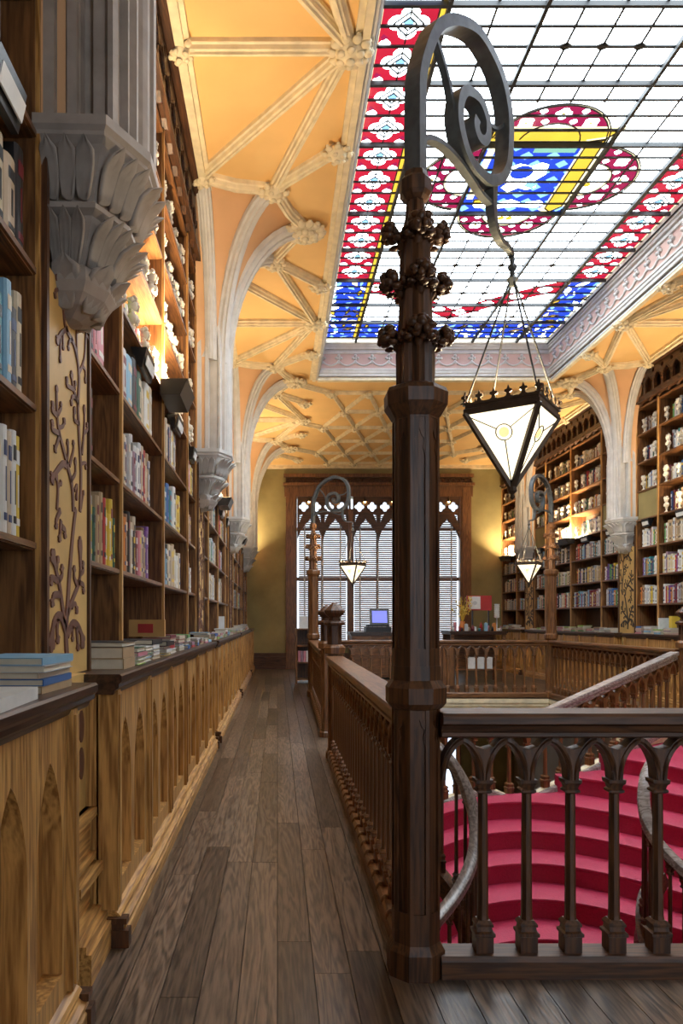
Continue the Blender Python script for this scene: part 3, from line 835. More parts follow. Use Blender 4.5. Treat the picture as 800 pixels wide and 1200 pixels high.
# ------------------------------------------------------------------ books
BC = {'cream': (.58,.50,.36), 'white': (.68,.67,.63), 'grey': (.33,.33,.33), 'pale grey': (.50,.51,.52), 'black': (.02,.02,.022), 'navy': (.025,.045,.13), 'blue': (.05,.14,.36),
      'sky blue': (.22,.42,.58), 'teal': (.03,.20,.22), 'red': (.42,.03,.03), 'dark red': (.17,.02,.03), 'orange': (.58,.20,.04), 'yellow': (.66,.46,.05), 'green': (.10,.30,.09), 'lime green': (.32,.52,.09),
      'dark green': (.03,.10,.06), 'brown': (.17,.085,.04), 'tan': (.42,.29,.16), 'pink': (.58,.22,.26), 'purple': (.17,.07,.27), 'beige': (.52,.42,.30), 'mauve': (.30,.19,.24)}
BN = list(BC)
for k, v in BC.items(): plain('book_'+k, v, .45)
PALM = ['pages']+['book_'+k for k in BN]; PIX = {k: i+1 for i, k in enumerate(BN)}
WEI = {'cream': 9, 'white': 12, 'grey': 4, 'pale grey': 7, 'black': 5, 'navy': 4, 'blue': 3, 'sky blue': 3, 'teal': 3, 'red': 4, 'dark red': 3, 'orange': 2, 'yellow': 3, 'green': 2, 'lime green': 1, 'dark green': 2, 'brown': 4, 'tan': 5, 'pink': 2, 'purple': 1, 'beige': 7, 'mauve': 2}
rb = random.Random(21)
def pick(): return rb.choices(BN, [WEI[k] for k in BN])[0]
BOOKS = []
def standing(side, y, t, h, dep, z, d, col, lean, where, band=None):
    """spine faces the room at depth d, thickness along Y"""
    def build(b):
        sp = 0.012 if t > .03 else .006
        pts = [(d-dep, 0), (d-sp, 0), (d-sp*.3, t*.15), (d, t*.35), (d, t*.65), (d-sp*.3, t*.85), (d-sp, t), (d-dep, t)]
        fn = lambda a, u, w: (sx(side, a), y+u+lean*(w-z), w)
        ci = PIX[col]
        b.prism(pts, fn, z+.001, z+h, ci)
        # page block seen on top
        b.prism([(d-dep+.006, .005), (d-.012, .005), (d-.012, t-.005), (d-dep+.006, t-.005)], fn, z+h-.002, z+h+.0015, 0)
        bc = PIX[band]
        for f0, f1 in ((.72, .86), (.12, .19), (.3, .62)):
            if f1 == .62:
                b.prism([(d-.001, t*.42), (d+.0012, t*.42), (d+.0012, t*.58), (d-.001, t*.58)], fn, z+h*f0, z+h*f1, bc)
            else:
                b.prism([(d-.001, t*.18), (d+.0012, t*.30), (d+.0012, t*.70), (d-.001, t*.82)], fn, z+h*f0, z+h*f1, bc)
    c = [proj((sx(side, d), y+e*t, z+f*h)) for e in (0, 1) for f in (0, 1)]
    area = vis_area(c)
    BOOKS.append(dict(build=build, area=area, org=(sx(side, d), y, z), col=col, where=where, kind='shelf', h=h))
def vis_area(c):
    if any(p is None for p in c): return 0
    x0 = max(0, min(p[0] for p in c)); x1 = min(800, max(p[0] for p in c)); y0 = max(0, min(p[1] for p in c)); y1 = min(1200, max(p[1] for p in c))
    return max(0, x1-x0)*max(0, y1-y0)
def lying(side, y, ln, w, t, z, d, col, where, skew=0.0, pagecol=0):
    """flat book: length along Y, spine/edge at depth d facing the room"""
    def build(b):
        def fn(a, u, zz):
            return (sx(side, a+(u-ln/2)*skew), y+u-(a-d+w/2)*skew, zz)
        ci = PIX[col]; e = min(.003, t*.15)
        b.prism([(d-w, 0), (d, 0), (d, ln), (d-w, ln)], fn, z+.0005, z+e, ci); b.prism([(d-w, 0), (d, 0), (d, ln), (d-w, ln)], fn, z+t-e, z+t, ci)
        b.prism([(d-w+.005, .006), (d-.006, .006), (d-.006, ln-.006), (d-w+.005, ln-.006)], fn, z+e, z+t-e, 0)
        if rbk: b.prism([(d-.004, 0), (d, 0), (d, ln), (d-.004, ln)], fn, z+e, z+t-e, ci)
        else: b.prism([(d-w, 0), (d-w+.004, 0), (d-w+.004, ln), (d-w, ln)], fn, z+e, z+t-e, ci)
    rbk = rb.random() < .5
    c = [proj((sx(side, q), yy, zz)) for q in (d, d-w) for yy in (y, y+ln) for zz in (z, z+t)]
    BOOKS.append(dict(build=build, area=vis_area(c)*.8, org=(sx(side, d), y, z), col=col, where=where, kind='stack', h=t))
rowname = ['lowest', 'second', 'third', 'fourth', 'fifth', 'sixth', 'top']
CUSTOM = {('L',1,0,0): (['grey','cream','grey','pale grey','dark green','tan','beige','tan','red','yellow','yellow','yellow','dark green'], .95),
          ('L',1,0,1): (['black','orange','purple','black'], .3),
          ('L',1,0,2): (['tan','cream','dark red','pink','pink'], .50),
          ('L',1,1,0): (['white','yellow','orange','brown','black','beige','black','beige','dark red','pink','beige','brown','tan','purple','purple'], .72),
          ('L',1,1,1): (['navy','navy','cream','pale grey','grey','pale grey','mauve','pale grey','white','pale grey','beige','red','beige','tan','pale grey'], .78),
          ('L',1,1,2): (['tan','pale grey','sky blue','black','dark green','beige','white','cream'], .8),
          ('L',1,2,0): (['white','navy','sky blue','black','cream','beige','tan','cream','white','cream'], .75),
          ('L',1,2,1): (['white','sky blue','teal','blue','teal','sky blue','white','cream','yellow','yellow'], .8),
          ('L',0,1,0): (['purple','black','pale grey','beige','grey','beige','white','beige','white','yellow'], .93),
          ('L',0,1,1): (['dark green','teal','navy','pale grey','white','teal','sky blue','black','cream'], .95),
          ('L',0,1,2): (['purple','pale grey','black','cream','beige','black'], .93),
          ('L',0,1,3): (['black','black','grey'], .6)}
ORN = []
for side, k, j, nsec, kind, pos, a, c in CASES:
    if k == 0 and j == 0: continue
    wl = 'aisle wall' if side == 'L' else 'opposite wall'; kind = kind.replace(' section', ' case'); pos = pos.replace('in the far corner', 'in corner').replace('the ', '').replace('nearer white column','near column').replace('nearest corbel','first corbel')
    for n in range(7):
        key = (side, k, j, n); z = SHELF[n]
        if side == 'R' and k in (2, 3) and n == 3 and j in (0, nsec-1): continue
        orn = n >= 3 and not (k == 0) and c-a > .3
        d = -.12 if orn else -.022
        if key in CUSTOM: cols, fill = CUSTOM[key]
        else: cols, fill = None, (rb.uniform(.82, .98) if side == 'R' or n > 2 else rb.uniform(.55, .95))
        start = a
        if key == ('L',0,1,0) or key == ('L',0,1,1) or key == ('L',0,1,2): start = a+.06
        y = start; end = a+(c-a)*fill; i = 0; run_col = None; hh = rb.uniform(.27, .34)
        w = (end-y)/len(cols) if cols else None
        while y < end-.02:
            if cols:
                if i >= len(cols): break
                col = cols[i]; t = w*rb.uniform(.8, 1.15)
                h = rb.uniform(.27, .38)
            else:
                if rb.random() < .25 or run_col is None: run_col = pick()
                col = run_col if rb.random() < .35 else pick()
                t = rb.uniform(.034, .068); h = hh*rb.uniform(.88, 1.14)
            if y+t > c: break
            if key == ('L',1,0,2) and i == 4: t = .16; h = .40
            t = min(t, c-y-.002)
            i += 1
            band = rb.choice(['white', 'black', 'cream', 'navy', 'dark red', 'yellow'])
            if band == col: band = 'white' if col != 'white' else 'navy'
            standing(side, y, t-.0015, min(h, .43), rb.uniform(.16, .19), z, d-rb.uniform(0, .015), col, 0.0,
                     '%s along, %s row, %s %s, %s' % (ordinal(i), rowname[n], kind, pos, wl), band)
            y += t
        if orn:
            m = max(1, round((c-a)/.40)); st = (c-a)/m
            for q in range(m):
                ORN.append((side, z, a+st*(q+.5)+rb.uniform(-.04, .04), '%s along, %s row, %s %s, %s' % (ordinal(q+1), rowname[n], kind, pos, wl), rb.randrange(3), rb.uniform(.72, .92)))
# ---- stacks on the counters
def stack(side, y, d, specs, where, w=.2):
    z = 1.1705
    for i, (col, t, ln, wd, skew) in enumerate(specs):
        lying(side, y, ln, wd, t, z, d+rb.uniform(-.008, .008), col, '%s up in stack %s' % (ordinal(i+1), where.replace('the ','')), skew); z += t+.0008
stack('L', 2.30, .155, [('tan',.024,.30,.24,.03),('blue',.022,.31,.24,0),('beige',.018,.30,.24,.04),('pale grey',.022,.31,.245,0),('sky blue',.024,.32,.24,.02)], 'at the end of the foreground counter')
stack('L', 1.80, .19, [('white',.036,.36,.26,-.05)], 'lying flat at the front of the foreground counter')
stack('L', 3.46, .16, [('tan',.05,.27,.20,0),('tan',.052,.27,.20,0),('black',.024,.30,.23,.02)], 'at the near end of the second counter')
stack('L', 3.80, .17, [('lime green',.022,.22,.18,0),('white',.02,.22,.18,0),('pink',.02,.21,.17,.05),('dark green',.025,.22,.18,0)], 'second from the near end of the second counter')
stack('L', 4.06, .16, [('white',.02,.22,.18,0),('sky blue',.02,.22,.18,0),('green',.02,.21,.17,.05),('white',.02,.22,.18,0)], 'third from the near end of the second counter')
stack('L', 4.34, .16, [('tan',.022,.22,.17,.05),('white',.02,.22,.18,0),('pale grey',.02,.22,.18,0),('white',.02,.22,.18,0),('black',.03,.30,.24,.03)], 'fourth from the near end of the second counter')
stack('L', 4.75, .17, [('yellow',.02,.22,.17,.05),('white',.022,.22,.18,0),('dark red',.02,.22,.18,.03),('black',.03,.28,.24,.03)], 'fifth from the near end of the second counter')
stack('L', 5.12, .14, [('white',.03,.28,.2,0),('red',.028,.28,.2,0),('white',.02,.28,.2,0),('pink',.026,.28,.2,0),('dark red',.02,.28,.2,0)], 'of pink and red books on the second counter')
def generic(side, y0, y1, where):
    y = y0; k = 0
    while y < y1:
        ln = rb.uniform(.20, .28); k += 1
        specs = [(rb.choice(['white','white','pale grey','cream','sky blue','pink','green','white','blue','lime green','tan','red','mauve','white']), rb.uniform(.015, .032), ln, rb.uniform(.15, .2), rb.uniform(-.06, .06)) for _ in range(rb.randint(2, 5))]
        stack(side, y, .155, specs, '%s along %s' % (ordinal(k), where)); y += ln+rb.uniform(.08, .22)
generic('L', 5.55, 7.95, 'far half of the second aisle counter'); generic('L', 8.7, 13.3, 'third aisle counter'); generic('L', 14, 18.5, 'fourth aisle counter')
generic('R', 11.9, 13.25, 'counter before the nearer white column'); generic('R', 14.05, 18.5, 'counter past the nearer white column'); generic('R', 19.3, 21.0, 'corner counter by the end wall')
BOOKS.sort(key=lambda q: -q['area'])
vis = [q for q in BOOKS if q['area'] > .5]
hid = [q for q in BOOKS if q['area'] <= .5]
for i, q in enumerate(vis[:300]):
    b = B(); q['build'](b)
    used = sorted(set(b.m)); b.m = [used.index(m) for m in b.m]
    o = obj('book', b, [PALM[m] for m in used], None, False, origin=q['org'])
    if q['kind'] == 'shelf':
        lab = '%s book, %s' % (q['col'].replace(' ', '-'), q['where'])
    else:
        lab = '%s flat book, %s' % (q['col'].replace(' ', '-'), q['where'])
    tag(o, lab, 'book', 'books standing on the shelves' if q['kind'] == 'shelf' else 'books stacked on the counters')
b = B()
for q in vis[300:]+hid: q['build'](b)
o = obj('book_rows', b, PALM); tag(o, 'remaining rows of smaller distant books filling shelves and counters', 'books', None, 'stuff')
print('BOOKS', len(BOOKS), 'visible', len(vis), 'area300', vis[299]['area'] if len(vis) > 299 else None)
# ---- white plaster busts in front of the upper rows
def bust(seed):
    r = random.Random(seed); b = B(); h = .075
    b.lathe([(0, .034), (.012, .034), (.02, .024), (.03, .015), (h-.01, .013), (h, .022), (h+.012, .024), (h+.02, .014)], n=10)
    b.ball((0, 0, h+.065), .046, 10, 7, (.75, 1.05, 1.0), jit=.10, rnd=r)                    # draped shoulders
    for k in range(6):
        a = r.uniform(-1.3, 1.3); b.ball((.03*math.cos(a), .045*math.sin(a), h+.03+.07*r.random()), r.uniform(.013, .022), 7, 5, (1, 1, 1.3), jit=.15, rnd=r)
    b.lathe([(h+.09, .02), (h+.13, .02)], n=8)
    z = h+.158
    b.ball((.006, 0, z), .040, 10, 7, (.9, .85, 1.15), jit=.03, rnd=r)                  # head
    b.ball((.045, 0, z-.005), .009, 6, 4, (1, .8, 1.6)); b.ball((.040, 0, z-.024), .010, 6, 4, (.8, 1.5, .6)); b.ball((.035, 0, z-.036), .012, 6, 4)
    for s in (-1, 1): b.ball((.037, s*.015, z+.010), .008, 6, 4)
    for k in range(14):
        a = r.uniform(.9, 2*PI-.9); t = r.uniform(-.1, 1.2)
        b.ball((.006+.035*math.cos(a)*math.cos(t), .035*math.sin(a)*math.cos(t), z+.008+.042*math.sin(t)), r.uniform(.012, .019), 6, 4, jit=.15, rnd=r)
    return b
BM = []
for s in range(3): BM.append(bust(40+s))
BMESH = [None]*3
cnt = 0
for side, z, y, where, v, sc in ORN:
    pp = proj((sx(side, 0), y, z+.15))
    if pp is None or not (-25 < pp[0] < 825 and -25 < pp[1] < 1200): continue
    if y < 3.9 and side == 'L': continue
    if BMESH[v] is None:
        o = obj('plaster_bust', BM[v], 'plaster', None, True); BMESH[v] = o.data
    else:
        o = bpy.data.objects.new('plaster_bust', BMESH[v]); COL.objects.link(o)
    o.location = (sx(side, -.055), y, z+.0005); o.rotation_euler = (0, 0, (0 if side == 'L' else PI)+rb.uniform(-.5, .5)); o.scale = (sc*1.15, sc*1.15, sc*1.1)
    tag(o, 'white plaster bust, '+where, 'bust', 'white busts before the upper books'); cnt += 1
print('BUSTS', cnt)
# ---- display pieces on the counters
plain('ochre', (.52, .29, .09), .6); r = thing('display_box', 'ochre display box with a red label standing on the second counter', 'box', (XL-.0, 4.92, 1.3))
zt = 1.1705+.022+.02*3+.03+.006
b = B(); b.box(-.98, -.745, 4.90, 4.94, 1.171+.122, 1.172+.118+.115); obj('carton', b, 'ochre', r)
b = B(); b.box(-.92, -.82, 4.895, 4.90, 1.172+.145, 1.172+.205); obj('red_label', b, 'book_red', r)
def card(name, label, cat, x0, x1, y0, y1, z0, z1, m):
    b = B(); b.box(x0, x1, y0, y1, z0, z1); b.box(x0-.004, x1+.004, y0-.004, y1+.004, z0, z0+.012)
    return tag(obj(name, b, m, None, origin=((x0+x1)/2, (y0+y1)/2, z0)), label, cat)
card('card_holder', 'white upright card on the aisle counter under the third bookcase', 'card', -.98, -.80, 11.2, 11.22, 1.171, 1.46, 'white_paper')
card('card_holder', 'white upright card standing at the back of the counter across the stairwell', 'card', 6.42, 6.66, 12.5, 12.53, 1.171, 1.44, 'white_paper')
r = thing('display_box', 'yellow patterned box standing beside the white card across the stairwell', 'box', (6.55, 12.2, 1.171))
b = B(); b.box(6.43, 6.72, 12.10, 12.20, 1.171, 1.47); obj('carton', b, 'book_yellow', r)
b = B(); b.prism(circle(6.57, 1.32, .07, 12), lambda a, z, t: (a, t, z), 12.09, 12.1); obj('dark_motif', b, 'book_brown', r)
# ------------------------------------------------------------------ lamp post with scroll, lantern
def octpanels(b, z0, z1, a, core, strip=.014, arch=True):
    """raised corner strips, bands and pointed heads on an octagonal shaft"""
    b.ngon_stack([(z0, core), (z1, core)])
    R = a/math.cos(PI/8)
    for k in range(8):
        t = PI/8+k*PI/4; x, y = R*math.cos(t), R*math.sin(t)
        for s in (-1, 1):
            f = t+s*PI/8; nx, ny = math.cos(f), math.sin(f); tx, ty = -ny, nx
            # strip along this corner on the face with normal (nx, ny)
            dx, dy = tx*(-s)*-1, ty*(-s)*-1
            q = [(x, y), (x-s*-0*tx, y), ]
            e = strip
            p0 = (x, y); p1 = (x-(-s)*tx*-e if False else x+tx*e*s, y+ty*e*s)
            p2 = (p1[0]-nx*(a-core+.002), p1[1]-ny*(a-core+.002)); p3 = (x-math.cos(t)*(a-core+.004), y-math.sin(t)*(a-core+.004))
            b.prism([p0, p1, p2, p3], lambda u, v, w: (u, v, w), z0+.07, z1-.012)
    half = a*math.tan(PI/8)
    for k in range(8):
        f = k*PI/4; nx, ny = math.cos(f), math.sin(f); tx, ty = -ny, nx
        fn = lambda u, z, t: (nx*t+tx*u, ny*t+ty*u, z)
        for za, zb in ((z0, z0+.07), (z1-.012, z1)): b.prism([(-half, za), (half, za), (half, zb), (-half, zb)], fn, core-.004, a)
        if arch:
            w = half-.013; zt = z1-.012
            pts = [(-half, zt), (-half, zt-.15), (-w, zt-.15), (-w*.55, zt-.12), (-w*.85, zt-.085), (-w*.3, zt-.07), (0, zt-.045), (w*.3, zt-.07), (w*.85, zt-.085), (w*.55, zt-.12), (w, zt-.15), (half, zt-.15), (half, zt)]
            b.prism(pts[::-1], fn, core-.004, a-.004)
def crocket(b, f, z, r0, seed, s=1.0):
    """curling leaf on a stalk, facing angle f"""
    r = random.Random(seed); nx, ny = math.cos(f), math.sin(f)
    P = lambda d, u, zz: (nx*d-ny*u, ny*d+nx*u, zz)
    path = [P(r0-.01, 0, z-.055*s), P(r0+.012*s, 0, z-.02*s), P(r0+.035*s, 0, z+.018*s), P(r0+.058*s, 0, z+.022*s)]
    b.tube(arc_pts(path, 3), .017*s, 6)
    for k in range(9):
        a = 2*PI*k/9; rr = .028*s
        b.ball(P(r0+.045*s+.014*r.uniform(-1, 1)*s, rr*math.cos(a)*1.15, z+.006*s+rr*math.sin(a)), .0185*s*r.uniform(.85, 1.25), 7, 5, (1, 1, .8), jit=.2, rnd=r)
    for u in (-1, 1):
        b.ball(P(r0+.068*s, u*.016*s, z-.012*s), .016*s, 7, 5, jit=.2, rnd=r); b.ball(P(r0+.03*s, u*.042*s, z-.03*s), .018*s, 7, 5, (1, 1, .6), jit=.2, rnd=r)
    b.ball(P(r0+.062*s, 0, z+.014*s), .022*s, 7, 5, jit=.2, rnd=r)
SCROLL = [(0,3.15),(0,3.3),(0,3.45),(.012,3.60),(.10,3.80),(.20,3.90),(.307,3.955),(.42,3.985),(.522,3.965),(.62,3.91),(.68,3.83),(.712,3.714),(.70,3.546),(.66,3.46),(.60,3.405),(.52,3.375),(.449,3.375),(.38,3.39),(.328,3.43),(.285,3.513),(.285,3.60),(.32,3.665),(.378,3.69),(.45,3.69),(.505,3.637),(.51,3.575),(.49,3.535),(.45,3.522),(.42,3.54),(.41,3.57),(.42,3.60)]
SCROLL = [(s*1.02, z) for s, z in SCROLL]
STEM = [(.60,3.41),(.598,3.34),(.603,3.28),(.625,3.21),(.68,3.165),(.745,3.16),(.80,3.135)]
def flat_bar(b, pts, t, w, scale=None):
    P = arc_pts([(s, 0, z) for s, z in pts], 4)
    n = len(P); sc = None
    if scale: sc = [scale[0]+(scale[1]-scale[0])*i/(n-1) for i in range(n)]
    b.sweep(P, [(-w/2, -t/2), (w/2, -t/2), (w/2, t/2), (-w/2, t/2)], up=(0, 1, 0), scale=sc) if False else sweep_plane(b, P, t, w, sc)
def sweep_plane(b, P, t, w, sc):
    rings = []; n = len(P)
    for i in range(n):
        a = Vector(P[max(i-1, 0)]); c = Vector(P[min(i+1, n-1)]); d = (c-a).normalized(); nrm = Vector((-d.z, 0, d.x)); k = sc[i] if sc else 1; p = Vector(P[i])
        rings.append([tuple(p+nrm*t/2*k*e+Vector((0, w/2*k*f, 0))) for e, f in ((-1, -1), (1, -1), (1, 1), (-1, 1))])
    b.loft(rings)
def lamp_post(label, mat):
    root = thing('lamp_post', label, 'lamp post', (0, 0, 0), 'carved lamp posts at the stairwell corners')
    b = B(); b.ngon_stack([(0, .108), (.10, .108), (.132, .090), (.185, .088)]); obj('base', b, mat, root)
    b = B(); octpanels(b, .185, 1.07, .090, .080); obj('lower_shaft', b, mat, root)
    b = B(); b.ngon_stack([(1.045, .082), (1.055, .098), (1.075, .113), (1.135, .114), (1.165, .093), (1.22, .092)]); obj('collar', b, mat, root)
    b = B(); octpanels(b, 1.22, 2.205, .088, .079); obj('upper_shaft', b, mat, root)
    b = B(); b.ngon_stack([(2.19, .080), (2.205, .092), (2.25, .118), (2.30, .120), (2.318, .112), (2.335, .075)]); obj('capital', b, mat, root)
    # fluted tapering stem
    b = B(); rings = []
    for z, a in ((2.32, .072), (2.45, .074), (2.60, .064), (2.83, .060), (2.95, .052), (3.02, .037), (3.085, .034)):
        ring = []
        for k in range(32):
            th = 2*PI*k/32; q = a*(1.07 if k % 4 == 0 else (.90 if k % 4 == 2 else .97)); ring.append((q*math.cos(th), q*math.sin(th), z))
        rings.append(ring)
    b.loft(rings); obj('fluted_stem', b, mat, root)
    for i, (z, r0) in enumerate(((2.53, .066), (2.745, .060), (2.94, .050))):
        b = B()
        for k in range(4): crocket(b, PI/4+k*PI/2+(.12 if i == 1 else 0), z, r0, 7*i+k, 1.05)
        for k in range(4): crocket(b, k*PI/2, z-.015, r0-.012, 70*i+k, .6)
        obj('leaf_crown', b, mat, root, True)
    b = B(); b.ngon_stack([(3.07, .034), (3.085, .050), (3.10, .060), (3.15, .060), (3.165, .048), (3.185, .044)]); obj('top_cap', b, mat, root)
    b = B()
    flat_bar(b, SCROLL, .048, .074, (1, .9)); flat_bar(b, STEM, .040, .05, (1, .5))
    flat_bar(b, [(.02, 3.30), (.05, 3.345), (.12, 3.375), (.21, 3.385), (.32, 3.37), (.42, 3.34), (.50, 3.31), (.585, 3.30)], .022, .04, (1, .8))
    flat_bar(b, [(.13, 3.80), (.175, 3.75), (.227, 3.674), (.262, 3.585), (.28, 3.52)], .02, .03)
    flat_bar(b, [(.49, 3.68), (.55, 3.655), (.63, 3.66), (.70, 3.71), (.735, 3.77)], .02, .03, (1, .5))
    obj('scroll_bracket', b, 'iron', root)
    return root
def lantern(label):
    root = thing('pendant_lantern', label, 'lantern', (0, 0, 0), 'pyramid lanterns hung from the lamp posts')
    b = B(); b.lathe([(-.02, .012), (0, .02), (.015, .026), (.03, .014), (.05, .010), (.062, .02), (.075, .022), (.09, .010), (.11, .014), (.125, .006)], n=10)
    obj('hanger', b, 'iron', root)
    zt, zb, za, h = -.605, -.645, -.985, .24
    cor = [(h, 0), (0, h), (-h, 0), (0, -h)]
    b = B()
    for x, y in cor: b.tube([(x*.06, y*.06, .0), (x*.97, y*.97, zt+.02)], .0045, 6)
    obj('rod', b, 'lead', root)
    b = B()   # crown band
    rings = []
    for s, z in ((1.0, zb), (1.035, zb+.005), (1.035, zb+.025), (1.0, zb+.03), (1.0, zt), (1.03, zt+.004), (1.03, zt+.014), (.95, zt+.014), (.95, zb), (1.0, zb)):
        rings.append([(x*s, y*s, z) for x, y in cor])
    b.loft(rings, cap=False)
    for i in range(4):
        p, q = Vector(cor[i]), Vector(cor[(i+1) % 4]); d = (q-p).normalized(); ln = (q-p).length; nrm = Vector((d.y, -d.x))
        fn = lambda u, z, t: (p.x+d.x*u+nrm.x*t, p.y+d.y*u+nrm.y*t, z)
        z0 = zt+.012; n = 5
        for k in range(n+1):
            u = ln*k/n
            b.prism([(u-.024, z0), (u+.024, z0), (u+.010, z0+.008), (u+.007, z0+.020), (u+.018, z0+.026), (u+.016, z0+.036), (u+.006, z0+.038), (u, z0+.056), (u-.006, z0+.038), (u-.016, z0+.036), (u-.018, z0+.026), (u-.007, z0+.020), (u-.010, z0+.008)], fn, -.005, .003)
    obj('crown', b, 'dark_bronze', root)
    b = B()
    for x, y in cor: b.sweep([(x, y, zb+.01), (0, 0, za)], [(-.012, -.010), (.012, -.010), (.012, .010), (-.012, .010)])
    b.lathe([(za-.05, .004), (za-.04, .012), (za-.025, .008), (za-.01, .022), (za+.012, .020)], n=10)
    obj('frame', b, 'dark_bronze', root)
    for i in range(4):
        b = B(); p, q = cor[i], cor[(i+1) % 4]
        A_ = Vector((p[0]*.985, p[1]*.985, zb)); C_2 = Vector((q[0]*.985, q[1]*.985, zb)); D_ = Vector((0, 0, za+.012))
        nn = (C_2-A_).cross(D_-A_).normalized()*.003
        b.add([A_, C_2, D_, A_+nn, C_2+nn, D_+nn], [(0, 1, 2), (5, 4, 3), (0, 3, 4, 1), (1, 4, 5, 2), (2, 5, 3, 0)])
        g = obj('glass_pane', b, 'lantern_glass', root)
        b = B(); cen = A_*.36+C_2*.36+D_*.28; e1 = (C_2-A_).normalized(); e2 = e1.cross(nn).normalized()
        if nn.dot(Vector((cen.x, cen.y, 0))) < 0: nn = -nn
        off = nn*1.6
        b.tube([cen+off+e1*.038*math.cos(2*PI*k/16)+e2*.038*math.sin(2*PI*k/16) for k in range(17)], .0028, 4)
        for tgt in (A_, C_2, D_): b.tube([cen+off+(tgt-cen).normalized()*.038, tgt+off], .0026, 4)
        obj('lead_line', b, 'lead', g)
        b = B(); b.prism([(.024*math.cos(2*PI*k/12), .024*math.sin(2*PI*k/12)) for k in range(12)], lambda u, v, t: tuple(cen+e1*u+e2*v+nn*t), .4, 1.5)
        obj('amber_roundel', b, 'amber_glass', g)
    ld = bpy.data.lights.new('bulb_light', 'POINT'); ld.energy = LAN_W; ld.color = (1, .78, .48); ld.shadow_soft_size = .05
    lo = bpy.data.objects.new('bulb_light', ld); COL.objects.link(lo); lo.parent = root; lo.location = (0, 0, zb+.05)
    b = B(); b.lathe([(zb-.10, .004), (zb-.09, .022), (zb-.06, .032), (zb-.03, .024), (zb, .014), (zb+.03, .014)], n=12); obj('bulb', b, 'bulb_glass', root, True)
    b = B(); b.tube([(-.25, 0, zt+.004), (.25, 0, zt+.004)], .005, 5); b.tube([(0, 0, zt+.004), (0, 0, zb+.03)], .006, 5); obj('bulb_holder', b, 'iron', root)
    return root
LP = [((.552, 2.97), PI/4, 'foreground'), ((.655, 13.62), -.55, 'far corner by the aisle'), ((4.99, 13.55), PI+.75, 'far corner across the stairwell')]
for i, ((x, y), a, nm) in enumerate(LP):
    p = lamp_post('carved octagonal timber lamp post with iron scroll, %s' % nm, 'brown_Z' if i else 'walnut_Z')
    p.location = (x, y, 0); p.rotation_euler.z = a
    l = lantern('glowing pyramid lantern hanging from the %s lamp post' % nm)
    l.location = (x+.80*math.cos(a), y+.80*math.sin(a), 3.01); l.rotation_euler.z = .18

